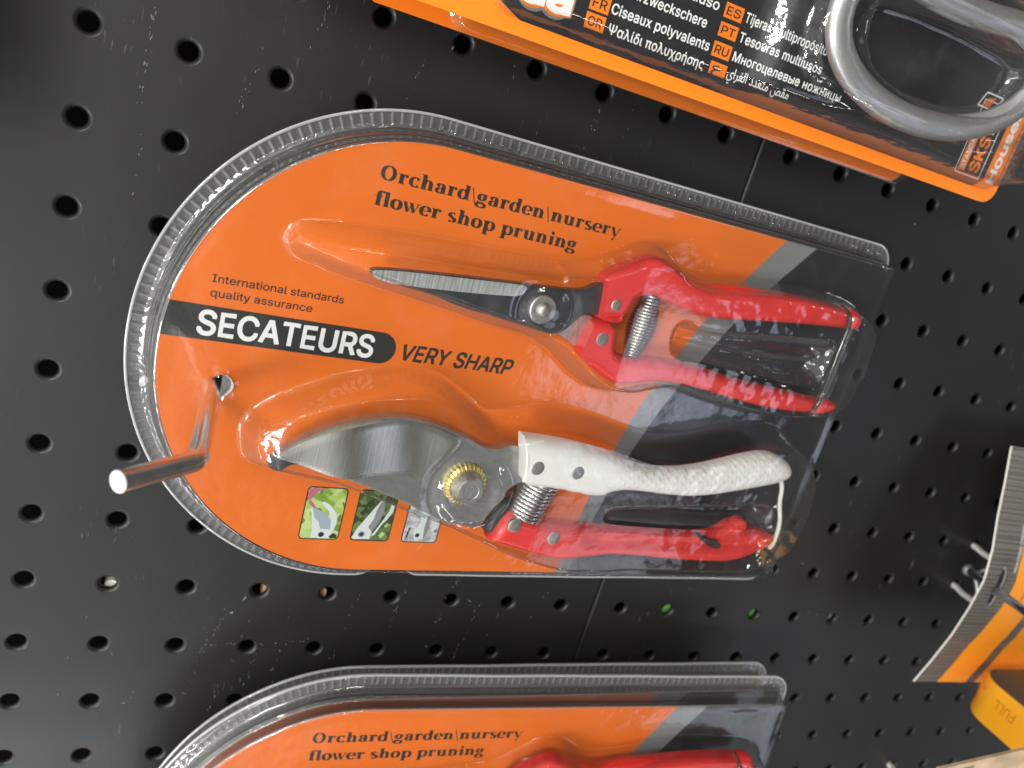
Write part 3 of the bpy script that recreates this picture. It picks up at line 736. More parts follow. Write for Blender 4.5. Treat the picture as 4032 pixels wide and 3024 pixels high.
def make_blister(parent):
    pts, nr = pack_outline(.5); n = len(pts)
    notch = np.where(pts[:, 1] < -R0 + .01, 3.4 * np.exp(-((pts[:, 0] - 15) / 8.0) ** 4), 0)
    prof = [(0, -.45, 1), (0, .30, 1), (.25, .48, 1), (.75, .42, 1), (1.0, .05, 2), (1.25, 0, 2), (3.7, 0, 2), (3.95, .05, 2), (4.25, .30, 2), (5.0, .30, 2), (5.25, .9, 4), (5.5, 2.6, 4), (5.75, 4.2, 4), (6.1, 4.9, 4), (6.6, 5.4, 4), (6.9, 7.4, 4), (7.2, 9.2, 4), (7.6, 10.2, 4), (8.2, 10.6, 4), (8.7, 10.4, 0)]
    verts = []; faces = []; fm = []
    ph = np.arange(n) % 6
    for j, (d, z, m) in enumerate(prof):
        dd = d + notch * max(0, 1 - d / 5.0)
        P = pts - nr * dd[:, None]
        zz = np.full(n, z)
        if 1.0 <= d <= 4.0: zz = np.where(ph == 0, .34, z)
        wob = .12 * np.sin(np.arange(n) * .031) + .08 * np.sin(np.arange(n) * .073 + 2)
        verts += np.column_stack([P, zz + wob * (d < 6)]).tolist()
    for j in range(len(prof) - 1):
        for i in range(n):
            i2 = (i + 1) % n
            faces.append((j * n + i, j * n + i2, (j + 1) * n + i2, (j + 1) * n + i))
            mm = prof[j + 1][2] if j >= 3 else 1
            if 4 <= j <= 6 and (ph[i] == 0 or ph[i] == 5): mm = 3 if ph[i] == 0 else 2
            fm.append(mm)
    # formed face
    inner = np.array(verts[-n:])[:, :2]
    slot = resample(chaikin(SLOT, 1), .8)
    x0, y0 = inner.min(0); x1, y1 = inner.max(0)
    st = .8
    gx, gy = np.meshgrid(np.arange(x0, x1, st), np.arange(y0, y1, st * .866)); gx = gx + (np.arange(gx.shape[0]) % 2)[:, None] * st * .5
    g = np.stack([gx.ravel(), gy.ravel()], 1); g = g[inside(g, inner)]
    far = (g[:, 0] > 0) & (np.abs(g[:, 1]) < R0 - 9.4) & (g[:, 0] < LX - 20)
    dd = np.where(far, 5.0, 0.0); idx = np.where(~far)[0]; dd[idx] = pdist(g[idx], inner[::3])
    g = g[dd > .6]
    ds = sdf(g, slot); g = g[ds < -.35]
    ns = len(slot)
    vs = [Vector(p) for p in inner.tolist()] + [Vector(p) for p in slot.tolist()] + [Vector(p) for p in g.tolist()]
    ed = [(i, (i + 1) % n) for i in range(n)] + [(n + i, n + (i + 1) % ns) for i in range(ns)]
    ov, oe, of, _, _, _ = delaunay_2d_cdt(vs, ed, [], 1, 1e-5)
    V = np.array([(v.x, v.y) for v in ov])
    F = np.array([f for f in of])
    cen = V[F].mean(1); F = F[~inside(cen, slot)]
    z = blister_height(V[:, 0], V[:, 1])
    rim = pdist(V, inner[::3]); z = np.where(rim < 3.0, 10.4 + (z - 10.4) * ease(rim / 3.0), z)
    base = len(verts); verts += np.column_stack([V, z]).tolist()
    cr = np.cross(V[F[:, 1]] - V[F[:, 0]], V[F[:, 2]] - V[F[:, 0]])
    F = np.where((cr > 0)[:, None], F, F[:, ::-1])
    faces += (F + base).tolist(); fm += [0] * len(F)
    return build('blister', verts, faces, [M['clear'], M['clear_edge'], M['clear_flange'], M['clear_ridge'], M['clear_wall']], parent, fm=fm, smooth=80)

def card_outline(r=69.6, x1=184.0, rc=5.0):
    p = [(r * math.cos(a), r * math.sin(a)) for a in np.linspace(PI / 2, 3 * PI / 2, 90)]
    p += [(x1 - rc + rc * math.cos(a), -r + rc + rc * math.sin(a)) for a in np.linspace(-PI / 2, 0, 8)]
    p += [(x1 - rc + rc * math.cos(a), r - rc + rc * math.sin(a)) for a in np.linspace(0, PI / 2, 8)]
    return np.array(p)
OG = [(129.0, 69.6), (121, 58.5), (114.0, 48.6), (106.1, 36.0), (98.7, 20.9), (90.5, 1), (85.5, -17.6), (80.5, -42), (77.0, -69.6)]
GB = [(144.2, 69.6), (132.6, 55.5), (124, 44), (117.0, 33.5), (108.9, 18.5), (99.6, 0), (92.6, -19.6), (86.5, -45), (82.6, -69.6)]
def make_pack(matrix, label, group):
    root = thing('blister_pack', label, 'blister pack', matrix, group)
    co = card_outline()
    # card with a torn hang hole
    slot = resample(chaikin([(x * 1.0, y * 1.0) for x, y in SLOT], 1), 1.2); n, ns = len(co), len(slot)
    vs = [Vector(p) for p in co.tolist()] + [Vector(p) for p in slot.tolist()]
    ov, _, of, _, _, _ = delaunay_2d_cdt(vs, [(i, (i + 1) % n) for i in range(n)] + [(n + i, n + (i + 1) % ns) for i in range(ns)], [], 1, 1e-5)
    V = np.array([(v.x, v.y) for v in ov]); F = np.array(of); F = F[~inside(V[F].mean(1), slot)]
    cr = np.cross(V[F[:, 1]] - V[F[:, 0]], V[F[:, 2]] - V[F[:, 0]]); F = np.where((cr > 0)[:, None], F, F[:, ::-1])
    nv = len(V); verts = np.vstack([np.column_stack([V, np.full(nv, HCARD)]), np.column_stack([V, np.full(nv, HCARD - .5)])])
    faces = F.tolist(); fm = [0] * len(F); faces += (F[:, ::-1] + nv).tolist(); fm += [1] * len(F)
    cnt = {}
    for t in F.tolist():
        for i in range(3):
            e = (t[i], t[(i + 1) % 3]); cnt.setdefault((min(e), max(e)), []).append(e)
    for es in cnt.values():
        if len(es) == 1: a, b = es[0]; faces.append((a, a + nv, b + nv, b)); fm.append(1)
    card = build('card', verts, faces, [M['orange'], M['card_edge']], root, fm=fm, smooth=0)
    # torn white paper lip round the hole
    lip = []
    rr = random.Random(4)
    for i, p in enumerate(slot.tolist()): lip.append((p[0], p[1]))
    cx, cy = -52.4, -9.4
    vl = [(p[0], p[1], HCARD + .15) for p in lip] + [(cx + (p[0] - cx) * rr.uniform(1.06, 1.22), cy + (p[1] - cy) * rr.uniform(1.06, 1.22), HCARD + rr.uniform(.3, 1.1)) for p in lip]
    fl = [(i, (i + 1) % ns, ns + (i + 1) % ns, ns + i) for i in range(ns)]
    build('torn_lip', vl, fl, M['card_edge'], card, smooth=0)
    z = HCARD + .05
    flat_poly('grey_stripe', [OG + GB[::-1]], z, M['print_grey'], card)
    blk = GB[::-1] + [(p[0], p[1]) for p in co.tolist() if p[0] > 150 and p[1] > 0][::-1]
    blk = GB + [(p[0], p[1]) for p in co.tolist() if p[0] > 150]
    flat_poly('black_field', [blk], z, M['print_black'], card)
    # lettering
    serif('title_lettering', 'Orchard\\garden\\nursery', -20.0, 56.6, 61.0, 2.75, z + .02, M['ink'], card)
    serif('title_lettering', 'flower shop pruning', -20.1, 49.35, 46.5, 2.75, z + .02, M['ink'], card)
    text('small_lettering', 'International standards', -58.7, 19.55, -22.6, 2.15, z, M['ink'], card, bold=.010)
    text('small_lettering', 'quality assurance', -58.6, 15.5, -31.0, 2.15, z, M['ink'], card, bold=.010)
    band = [(-8.9 + 4.95 * math.cos(a), 7.9 + 4.95 * math.sin(a)) for a in np.linspace(-PI / 2, PI / 2, 16)] + [(69.6 * math.cos(a), 69.6 * math.sin(a)) for a in np.linspace(PI - math.asin(12.85 / 69.6), PI - math.asin(2.95 / 69.6), 8)]
    bd = flat_poly('black_band', [band], z, M['ink_band'], card)
    text('name_lettering', 'SECATEURS', -60.7, 4.55, -10.8, 6.75, z + .04, M['white_ink'], card, bold=.022)
    text('slogan_lettering', 'VERY SHARP', -2.7, 5.15, 36.7, 5.05, z, M['ink'], card, bold=.024, shear=.18)
    # three small printed pictures
    for i, (x0, x1) in enumerate(((-21.4, -8.3), (-4.6, 8.8), (13.0, 26.0))):
        y0, y1 = -58.6, -39.7
        def q(*p): return [(x0 + a * (x1 - x0), y0 + b * (y1 - y0)) for a, b in p]
        fr = rrect(x0, y0, x1, y1, 1.5); inn = rrect(x0 + .4, y0 + .4, x1 - .4, y1 - .4, 1.2)
        polys = [fr, inn]; mi = [0, 1]
        circ = lambda cx, cy, r: [(x0 + cx * (x1 - x0) + r * math.cos(t), y0 + cy * (y1 - y0) + r * math.sin(t)) for t in np.linspace(0, 2 * PI, 16)[:-1]]
        if i == 0:
            mats = [M['ink'], M['leaf1'], M['pic_pale'], M['pic_blue'], M['pic_pink'], M['ink']]
            polys += [q((.04, .80), (.04, .95), (.15, .97), (.5, .97), (.25, .9), (.12, .75), (.38, .55), (.42, .5), (.3, .53), (.1, .68)),
                      q((.18, .62), (.24, .6), (.42, .42), (.52, .22), (.74, .2), (.92, .05), (.72, .03), (.3, .03), (.3, .2)),
                      q((.20, .62), (.36, .57), (.56, .5), (.72, .38), (.75, .20), (.5, .21), (.42, .35), (.3, .42)),
                      q((.40, .70), (.46, .73), (.62, .67), (.82, .52), (.88, .35), (.84, .2), (.78, .14), (.75, .2), (.72, .38), (.62, .55), (.45, .66)),
                      circ(.55, .1, .95), q((.74, .06), (.84, .14), (.95, .09), (.93, .04), (.8, .03))]; mi += [4, 2, 3, 2, 5, 5]
        elif i == 1:
            mats = [M['ink'], M['leaf2'], M['pic_pale'], M['pic_grey'], M['leaf1'], M['ink']]
            polys += [q((.04, .06), (.14, .25), (.45, .65), (.62, .85), (.60, .7), (.5, .45), (.42, .3), (.52, .2), (.5, .04), (.1, .03)),
                      q((.62, .85), (.70, .72), (.72, .6), (.66, .4), (.52, .18), (.40, .28), (.5, .45), (.52, .62)),
                      q((.86, .78), (.95, .76), (.94, .6), (.82, .42), (.74, .35), (.60, .12), (.52, .1), (.62, .25), (.74, .44), (.84, .6)),
                      q((.75, .34), (.86, .38), (.95, .34), (.84, .28)), q((.70, .12), (.78, .2), (.86, .16), (.78, .05)),
                      circ(.27, .13, 1.1), circ(.27, .13, .7)]; mi += [2, 3, 2, 4, 4, 3, 5]
        else:
            mats = [M['ink'], M['stone'], M['pic_pale'], M['pic_grey'], M['leaf2'], M['ink']]
            polys += [q((.06, .6), (.06, .9), (.28, .96), (.2, .7)), q((.26, .96), (.56, .96), (.62, .6), (.56, .3), (.62, .1), (.4, .04), (.28, .2), (.42, .4), (.36, .7)),
                      q((.62, .96), (.95, .94), (.95, .4), (.88, .15), (.74, .35), (.66, .7)), q((.1, .05), (.14, .3), (.2, .3), (.14, .05)), circ(.42, .15, .8), circ(.9, .25, .75), q((.6, .6), (.7, .3), (.6, .04), (.56, .3))]; mi += [2, 2, 2, 4, 5, 3, 3]
        flat_poly('printed_picture', polys, z, mats, card, zstep=.012, mi=mi)
    make_blister(root)
    return root
GP = 'orange blister packs of garden cutters'
pack = make_pack(F_MAIN, 'orange round-topped blister pack in full view, hung on the thick bent hook', GP)
p2 = copy_tree(pack); p2.matrix_world = F_LOWF; p2['label'] = 'orange blister pack cut off by the bottom of the picture, the front one of two'
p3 = copy_tree(pack); p3.matrix_world = F_LOWB; p3['label'] = 'blister pack mostly hidden behind the front one at the bottom, its clear rim peeping out'

p4 = copy_tree(pack); p4.matrix_world = frame(((0.99754298, -0.00863998, 0.06952239), (0.00727185, 0.99977537, 0.0199081), (-0.06967878, -0.01935363, 0.99738172)), (-228.0, -2.0, 62.0)); p4['label'] = 'unseen orange blister pack added past the left edge of the picture to shade the board'  # extra pack out of view, added to shade the upper left
# ================================================================== SMALL RED SHEARS
def make_shears(matrix, label, group):
    t = thing('pruning_shears', label, 'garden shears', matrix, group)
    slab('tang', [(51.8, 29.6), (53.8, 31.1), (58.9, 29.5), (58.1, 26.8), (56.7, 18.2), (54.8, 18.6), (50.8, 21.2), (46.1, 22.7), (40, 26)], 13, 15.4, M['steel_tang'], t)
    bl = slab('blade', [(-19.2, 31.7), (-18.4, 33.0), (-8.7, 34.2), (14.3, 36.1), (28.3, 37.0), (32.7, 37.2), (43.0, 38.0), (49.5, 38.9), (53.3, 41.7), (56.1, 42.3), (58.5, 41.1), (59.5, 33.9), (59.0, 30.2), (56.4, 31.9), (53.6, 32.0), (51.4, 31.2), (50.1, 29.9), (47.1, 25.7), (44.3, 23.5), (41.1, 23.0), (34.2, 23.6), (21.1, 25.3), (8.5, 26.7), (1.2, 28.4), (-10.3, 29.6), (-17.2, 30.2)], 15.2, lambda x, y, d: 17.9 + .1 * np.clip(d / .5, 0, 1), M['steel_dark'], t)
    slab('ground_edge', [(-19.1, 31.6), (-18.3, 32.7), (-8.6, 33.9), (14.3, 35.6), (28.3, 36.7), (29.3, 36.2), (29.0, 34.6), (27.9, 33.3), (25.8, 32.7), (16.2, 31.7), (7.5, 30.9), (-7.6, 29.9), (-13.1, 29.75), (-17.2, 30.3)], 17.2, lambda x, y, d: 18.15 + .05 * np.clip(d / .4, 0, 1), M['steel_bright'], bl)
    up = [(53.3, 43.5), (56.5, 45.2), (62.2, 49.0), (68.3, 51.9), (72.2, 52.3), (75.9, 51.1), (83.0, 48.5), (90.7, 46.6), (95.2, 46.6), (104.2, 48.2), (121.0, 49.6), (138.3, 50.4), (150.2, 50.3), (161.8, 49.8), (166.2, 49.6), (168.9, 47.9), (168.6, 45.4), (165.2, 44.4), (159.5, 44.4), (137.1, 42.4), (111.0, 39.4), (102.6, 38.4), (94.1, 38.3), (86.8, 39.3), (81.5, 40.4), (78.0, 40.9), (74.5, 41.5), (70.9, 41.3), (67.7, 39.9), (67.0, 37.0), (65.9, 34.0), (64.8, 32.0), (63.0, 31.0), (57.1, 30.7), (56.6, 31.2), (55.5, 42.1)]
    lo = [(55.5, 30.1), (60.4, 30.5), (63.3, 29.2), (64.2, 27.8), (65.7, 21.6), (67.7, 20.0), (72.4, 19.3), (78.9, 20.1), (88.3, 20.8), (98.5, 20.3), (112.7, 18.8), (124.0, 17.2), (147.6, 16.2), (158.7, 15.4), (169.0, 15.4), (172.9, 15.0), (173.4, 12.6), (169, 10.4), (164.7, 9.6), (158.6, 9.6), (143.0, 9.1), (127.0, 10.2), (111.6, 12.1), (97.0, 13.5), (82.5, 12.8), (76.3, 10.9), (70.2, 10.1), (64.6, 11.9), (57.2, 15.8), (53.4, 18.2), (52.8, 19.7), (54.1, 25.2)]
    up = lower_top(up, -2.1); lo = lower_top(lo, -.3)
    hu = slab('handle', up, 15.0, dome_ref(18.6, 21.2, 2.8, [(20, 43.5)] + up[2:-4] + [(20, 30.7)]), M['red'], t)
    hl = slab('handle', lo, 15.0, dome_ref(18.6, 21.2, 2.6, [(20, 30.2)] + lo[1:-3] + [(20, 18.0)]), M['red'], t)
    lathe('pivot', [(4.6, 17.9), (4.6, 19.3), (4.2, 19.7), (2.5, 19.7), (2.3, 20.2), (1.8, 20.9), (.9, 21.3), (.01, 21.4)], 36.0, 30.5, M['rivet'], t)
    for (x, y, r, h, pz) in ((60.1, 36.6, 1.85, hu, 21.2), (58.9, 24.9, 2.35, hl, 21.15)):
        lathe('rivet', [(r, pz - 3), (r, pz), (r * .8, pz + .25), (.01, pz + .3)], x, y, M['rivet'], h, 24)
    spring('spring', (75.4, 41.2, 16.8), (74.4, 19.6, 16.8), 3.3, 20, .48, M['spring_dull'], t, prof=lambda f: .82 + .62 * math.sin(PI * min(1, max(0, f * 1.05))) ** 1.3 - .10 * f)
    tube('groove_band', smooth_path([(158.6, 52, 17), (159.2, 50, 22.0), (159.8, 46, 22.8), (160.6, 34, 22.0), (161, 24, 22), (160.6, 14, 22.4), (160.2, 9.5, 20), (160, 8.6, 16)], 2), .95, M['smoke'], t, seg=10)  # added smoky band in place of the blister's dark groove
    return t
GS = 'small red-handled shears'
sh = make_shears(F_MAIN, 'small red-handled shears with straight dark blades in the middle pack', GS)
s2 = copy_tree(sh); s2.matrix_world = F_LOWF; s2['label'] = 'small red-handled shears in the pack cut off at the bottom, only a red handle showing'

# ================================================================== LARGE BYPASS SECATEURS
t = thing('secateurs', 'large secateurs with curved steel blade, one white and one red handle', 'secateurs', F_MAIN)
slab('counter_blade', [(-36.2, -29.2), (-35.8, -31.0), (-33.9, -32.8), (-31.4, -32.3), (-28.6, -29.6), (-15, -31.5), (5, -35), (20, -36), (14, -18), (-5, -14), (-20, -19), (-30, -24.5)], 12.5, 15.0, M['steel_dark'], t)
BLD = [(-34.6, -26.6), (-34.0, -24.7), (-29.8, -20.9), (-23.3, -16.8), (-17.7, -14.0), (-11.3, -11.8), (-2.8, -10.0), (2.7, -9.7), (10.4, -10.8), (17.0, -12.6), (20.8, -14.1), (24.2, -15.1), (26.6, -16.3), (30.2, -17.7), (35.1, -17.3), (39.2, -15.3), (43.9, -16.6), (46.5, -18), (47, -28), (43.5, -29.8), (41.6, -32.1), (41.7, -34.9), (39.4, -37.5), (37.0, -41.8), (36.3, -44.8), (33.9, -46.8), (29.1, -45.6), (24.9, -45.6), (21.1, -44.4), (14.2, -41.5), (5.6, -37.9), (-3.4, -34.8), (-11.9, -32.1), (-14.1, -31.4), (-19.6, -30.5), (-25.0, -29.0), (-30.6, -27.4)]
bl = slab('blade', BLD, 15.1, lambda x, y, d: 19.3 + .2 * np.clip(d / .5, 0, 1), M['steel_body'], t)
def bev(x, y, d):   # hollow ground bevel
    return 20.75 + .85 * np.sin((x + .25 * y + 29) * .165) - .25 * np.clip((1.6 - d) / 1.6, 0, 1)
slab('ground_bevel', [(-33.6, -26.4), (-33.2, -24.9), (-29.4, -21.6), (-23.1, -17.6), (-17.6, -14.9), (-11.3, -12.7), (-2.8, -10.9), (2.7, -10.6), (10.2, -11.7), (16.8, -13.4), (20.6, -14.6), (17.5, -21), (13.2, -30.5), (11.5, -31.0), (7.2, -29.3), (3, -28.6), (-.3, -28.6), (-7.4, -29.7), (-13.9, -31.1), (-19.6, -30.1), (-25.0, -28.6), (-30.6, -27.0)], 19.0, bev, M['steel_blade'], bl)
slab('bumper', [(42.5, -34.6), (46.4, -37.6), (42.8, -48.5), (41.1, -50.2), (39.0, -49.4), (37.8, -46.5), (38.6, -41.6)], 13, dome(17, 20.2, 2.2), M['rubber'], t)
WH = [(41.2, -15.1), (44.0, -25.6), (45.2, -26.8), (56.3, -28.3), (64.8, -29.3), (71.2, -30.1), (76.8, -29.9), (78.8, -28.4), (82.6, -27.4), (86.2, -26.9), (97.2, -27.4), (112.6, -27.8), (122.7, -26.7), (132.7, -24.6), (142.9, -22.3), (153.5, -19.6), (158.3, -17.6), (159.9, -14.6), (159.0, -10.7), (155.7, -7.5), (149.2, -5.4), (143.4, -5.4), (135.9, -7.3), (126.3, -10.4), (117.0, -13.3), (107.4, -15.2), (95.2, -15.9), (87.5, -14.8), (79.9, -12.9), (75.2, -11.6), (68.7, -10.3), (60.3, -9.0), (48.8, -8.2), (40.2, -8.0), (39.8, -10.0)]
WH = lower_top(WH, 2.6)
wh = slab('handle', WH, 18.6, dome_ref(21.6, 26.4, 5.2, [(15, -26.8)] + WH[3:-2] + [(15, -8.0)]), M['white_grip'], t)
wh['label'] = 'white handle with embossed scale grip'
tube('rolled_lip', smooth_path([(40.9, -11.6, 18.8), (40.7, -11.6, 21.2), (40.9, -12.4, 23.8), (41.2, -13.4, 25.3), (41.6, -15.6, 26.0), (42.7, -20, 26.0), (43.8, -25.6, 24.6)], 2), .62, M['white_grip'], wh, seg=10)
RD = [(44.4, -35.8), (50.4, -37.3), (58.8, -39.2), (69.8, -39.8), (75.4, -40.6), (83.8, -40.8), (98.1, -41.1), (119.0, -41.7), (129.7, -41.2), (136.5, -39.8), (140.2, -36.4), (143.8, -34.6), (147.4, -36.4), (150.2, -38.6), (157.2, -38.6), (163.2, -39.9), (167.2, -43.3), (164.5, -47.6), (157.3, -51.7), (150.6, -54.6), (141.6, -55.9), (119.2, -55.3), (100, -54.0), (87.9, -53.7), (84.5, -54.4), (74.3, -55.8), (69.2, -56.5), (64.1, -55.9), (55.6, -54.1), (43.2, -51.0), (37.6, -49.4), (39.8, -47.2), (41.9, -41.5)]
def redtop(x, y, d):
    base = 20.6 + 3.4 * np.power(np.maximum(1 - (1 - np.clip(d / 3.6, 0, 1)) ** 2, 0), .5)
    yc = np.interp(x, [40, 70, 100, 140, 165], [-44, -48.5, -47.5, -47.5, -45])
    m = ease((x - 72) / 12) * ease((162 - x) / 6)
    return base - m * 2.2 * np.exp(-((y - yc - .2) / 2.6) ** 2)
RD = lower_top(RD, 2.9)
rd = slab('handle', RD, 17.5, redtop, M['red'], t)
rd['label'] = 'red channel handle'
for (x, y, h, pz, r) in ((46.4, -19.8, wh, 26.35, 2.45), (62.0, -20.3, wh, 26.3, 2.45), (45.8, -42.5, rd, 24.0, 2.55), (62.3, -46.7, rd, 23.9, 2.5)):
    lathe('rivet', [(r, pz - 3), (r, pz + .05), (r * .85, pz + .3), (.01, pz + .35)], x, y, M['rivet'], h, 28)
slab('thumb_hole', [(126, -43.8), (129, -44.2), (133, -44.9), (136.4, -45.9), (137.6, -47.3), (136.4, -48.6), (133.6, -48.3), (130, -46.7), (127, -45.2)], 20, 24.35, M['rubber'], rd, step=None)  # black slab in place of a real opening, its shade given as colour
lathe('catch', [(2.8, 20), (2.8, 24.0), (2.4, 24.6), (1.3, 24.8), (1.2, 24.2), (.01, 24.0)], 143.6, -38.2, M['red'], t, 28)
spring('spring', (54.6, -27.0, 17.5), (51.0, -41.5, 17.5), 6.6, 10.5, .62, M['spring_bright'], t, seg=10)
RING = (25.6, -30.1)
def serr(r, z, k, j): return (r + (.18 if (k // 2) % 2 else -.12) * (1 if 1 <= j <= 3 else 0), z + (.16 if (k // 2) % 2 and j in (2, 3) else 0))
lathe('serrated_ring', [(7.1, 19.4), (7.2, 20.4), (6.9, 21.1), (5.9, 22.0), (5.5, 22.1)], RING[0], RING[1], M['brass'], t, 120, 20, serr)
lathe('pivot_nut', [(5.3, 21.5), (5.3, 22.6), (4.9, 23.2), (4.5, 25.4), (4.1, 25.9), (2.8, 26.0), (2.6, 25.8), (.01, 25.8)], RING[0], RING[1], M['rivet'], t, 48)
tube('latch_wire', smooth_path([(159.5, -18, 18), (161.7, -21.6, 20), (162.8, -28.9, 20.5), (167.6, -37.3, 20.5), (168.0, -46.5, 21), (165.6, -48.6, 22)], 2), .85, M['wire_tip'], t, seg=12)

# ================================================================== THE BENT HOOK
hk = thing('display_hook', 'thick chromed hook with an upturned end holding the middle pack', 'hook', F_BOARD, 'display hooks')
tube('rod', smooth_path([(46.6, -110.5, 1), (45.0, -110, 33), (44.2, -110, 60), (43.35, -110, 77.5), (42.6, -110, 80.0), (40.2, -110, 82.1), (28.2, -110, 93.2)], 2), 2.5, M['chrome'], hk, seg=24)
cap = lathe('end_cap', [(2.46, 0), (2.3, .35), (1.6, .6), (.01, .7)], 0, 0, M['wire_tip'], hk, 24)
cap.matrix_local = Matrix.Translation((28.2 * MM, -110 * MM, 93.2 * MM)) @ Vector((-12.0, 0, 11.1)).to_track_quat('Z', 'Y').to_matrix().to_4x4()
slab('back_plate', [(36, -98), (57, -98), (57, -127), (36, -127)], .3, 2.0, M['zinc'], hk, step=None, it=1)
for v in (-100, -125): tube('prong', [(50, v, 1.5), (50, v, -9), (47.5, v, -12), (40, v, -13)], 2.3, M['zinc'], hk, seg=14)

# ================================================================== PACKS OF SCISSORS (top edge of the picture)
def make_scissor_pack(w, org, label, group):
    """local frame: x along u, y along v, z out; origin at the lower right corner of the card"""
    root = thing('scissors_pack', label, 'blister pack', F_BOARD @ Matrix.Translation((org[0] * MM, org[1] * MM, w * MM)), group)
    W, H = 262.0, 128.0
    out = [(-W, 0), (-W, H), (0, H)] + [(-5.5 + 5.5 * math.cos(a), 5.5 + 5.5 * math.sin(a)) for a in np.linspace(0, -PI / 2, 8)]
    out = [(-W, 0)] + [(-5.5 + 5.5 * math.cos(a), 5.5 + 5.5 * math.sin(a)) for a in np.linspace(-PI / 2, 0, 8)] + [(0, H), (-W, H)]
    card = slab('card', out, -.5, lambda x, y, d: 0 * x, M['org2'], root, step=None, it=0, rs=2.0, smooth=0)
    z = .05
    blk = [(-W + 20, 40), (-206, 9), (-195.2, 4.0), (-12.5, 4.1), (-8.7, 7.1), (-8.5, 26), (-9.6, 40), (-9.6, H - 8), (-W + 20, H - 8)]
    flat_poly('black_field', [blk], z, M['print_black'], card)
    return root, card
W1 = 28.0; OX, OY = 301.7, 4.0
root, card = make_scissor_pack(W1, (OX, OY), 'orange and black pack of large scissors, front one at the top of the picture', 'packs of large scissors')
def L(u, v): return (u - OX, v - OY)
def box_label(s, u0, v0, u1, v1, tu0, tv, tu1, words, cap=2.75):
    a, b = L(u0, v0), L(u1, v1)
    bx = flat_poly('language_box', [[(a[0] + .2, a[1]), (b[0], a[1]), (b[0] - .1, b[1]), (a[0], b[1])]], .08, M['org2'], card)
    if s: text('box_lettering', s, a[0] + .9, a[1] + .9, b[0] - .9, (b[1] - a[1]) - 1.8, .1, M['ink'], card, bold=.012)
    if words:
        c = L(tu0, tv); d = L(tu1, tv); text('language_lettering', words, c[0], c[1], d[0], cap, .1, M['white_ink'], card, bold=.016, spacing=1.03)
box_label('GR', 125.0, 12.2, 131.4, 16.4, 132.8, 12.7, 166.3, 'Ψαλίδι πολυχρήσης')
box_label('FR', 125.0, 17.1, 131.4, 21.4, 132.0, 18.0, 166.1, 'Ciseaux polyvalents')
box_label('DE', 125.0, 22.6, 131.4, 26.8, 132.2, 23.6, 162.8, 'Mehrzweckschere')
box_label('IT', 125.0, 28.0, 131.4, 32.2, 132.2, 29.2, 165.0, 'Forbici multiuso')
box_label('PT', 167.2, 23.0, 174.0, 27.0, 175.0, 23.5, 208.0, 'Tesouras multiusos')
box_label('ES', 167.0, 28.3, 173.8, 32.4, 174.8, 29.1, 207.5, 'Tijeras multipropósito')
box_label('RU', 167.2, 17.3, 174.0, 21.5, 175.0, 17.9, 218.9, 'Многоцелевые ножницы')
box_label('\u0639', 168.2, 12.4, 174.5, 16.0, 175.0, 13.2, 199.3, '\uFEFC'[:0] + '\uFEF1\uFE8D\uFEAE\uFED0\uFEDF\uFE8D \uFEA9\uFEAA\uFECC\uFE98\uFEE3 \uFEBA\uFED8\uFEE3'.replace('\uFEFC', ''), 2.1)
# logo letters with outlines, cut off by the top of the picture
for k, (nm, bo, m, dz) in enumerate((('logo_outline', .14, M['print_grey'], .08), ('logo_outline', .09, M['org2'], .10), ('logo_lettering', .035, M['white_ink'], .12))):
    a = L(104.5, 13.4); b = L(120.4, 13.4); e = (bo - .035) * 5.5
    text(nm, 'ua', a[0] - e, a[1] , b[0] + e, 7.6, dz, m, card, bold=bo)
text('strip_lettering', 'Household', L(298.0, 10.8)[0], L(298.0, 10.8)[1], L(298.0 + 38, 10.8)[0], 3.5, .1, M['white_ink'], card, bold=.03, rot=PI / 2)
def ring_poly(pts, wd):
    P = np.array(pts); out = []
    for i in range(len(P)):
        a, b = P[i], P[(i + 1) % len(P)]; d = (b - a) / np.linalg.norm(b - a); n = np.array([-d[1], d[0]]) * wd / 2
        out.append([tuple(a + n), tuple(a - n), tuple(b - n), tuple(b + n)])
    return out
flat_poly('panel_frame', ring_poly([L(278.0, 10.9), L(290.4, 10.9), L(290.4, 36), L(278.0, 36)], .35), .08, M['white_ink'], card, zstep=.004)
flat_poly('panel_bar', [[L(278.9, 11.9), L(282.4, 11.9), L(282.4, 27), L(278.9, 27)]], .08, M['org2'], card)
a = L(281.6, 12.6); text('bar_lettering', 'STANDARD', a[0], a[1], a[0] + 14, 1.9, .1, M['white_ink'], card, bold=.02, rot=PI / 2)
a = L(288.6, 12.4); text('panel_lettering', 'SKS', a[0], a[1], a[0] + 12.6, 4.6, .1, M['org2'], card, bold=.03, rot=PI / 2)
a = L(288.6, 26.2); text('panel_lettering', 'L', a[0], a[1], a[0] + 2.4, 3.4, .1, M['white_ink'], card, bold=.02, rot=PI / 2)
flat_poly('diamond_mark', ring_poly([L(277.6, 38.2), L(286, 38.2), L(283.2, 33.4), L(275.6, 33.4)], .5), .10, M['white_ink'], card, zstep=.004)
flat_poly('diamond_mark', [[L(277.5 + i * 1.3, 33.8), L(278.4 + i * 1.3, 33.8), L(280.4 + i * 1.1, 36.8 + .3 * i), L(279.7 + i * 1.1, 36.8 + .3 * i)] for i in range(3)], .10, M['org2'], card)
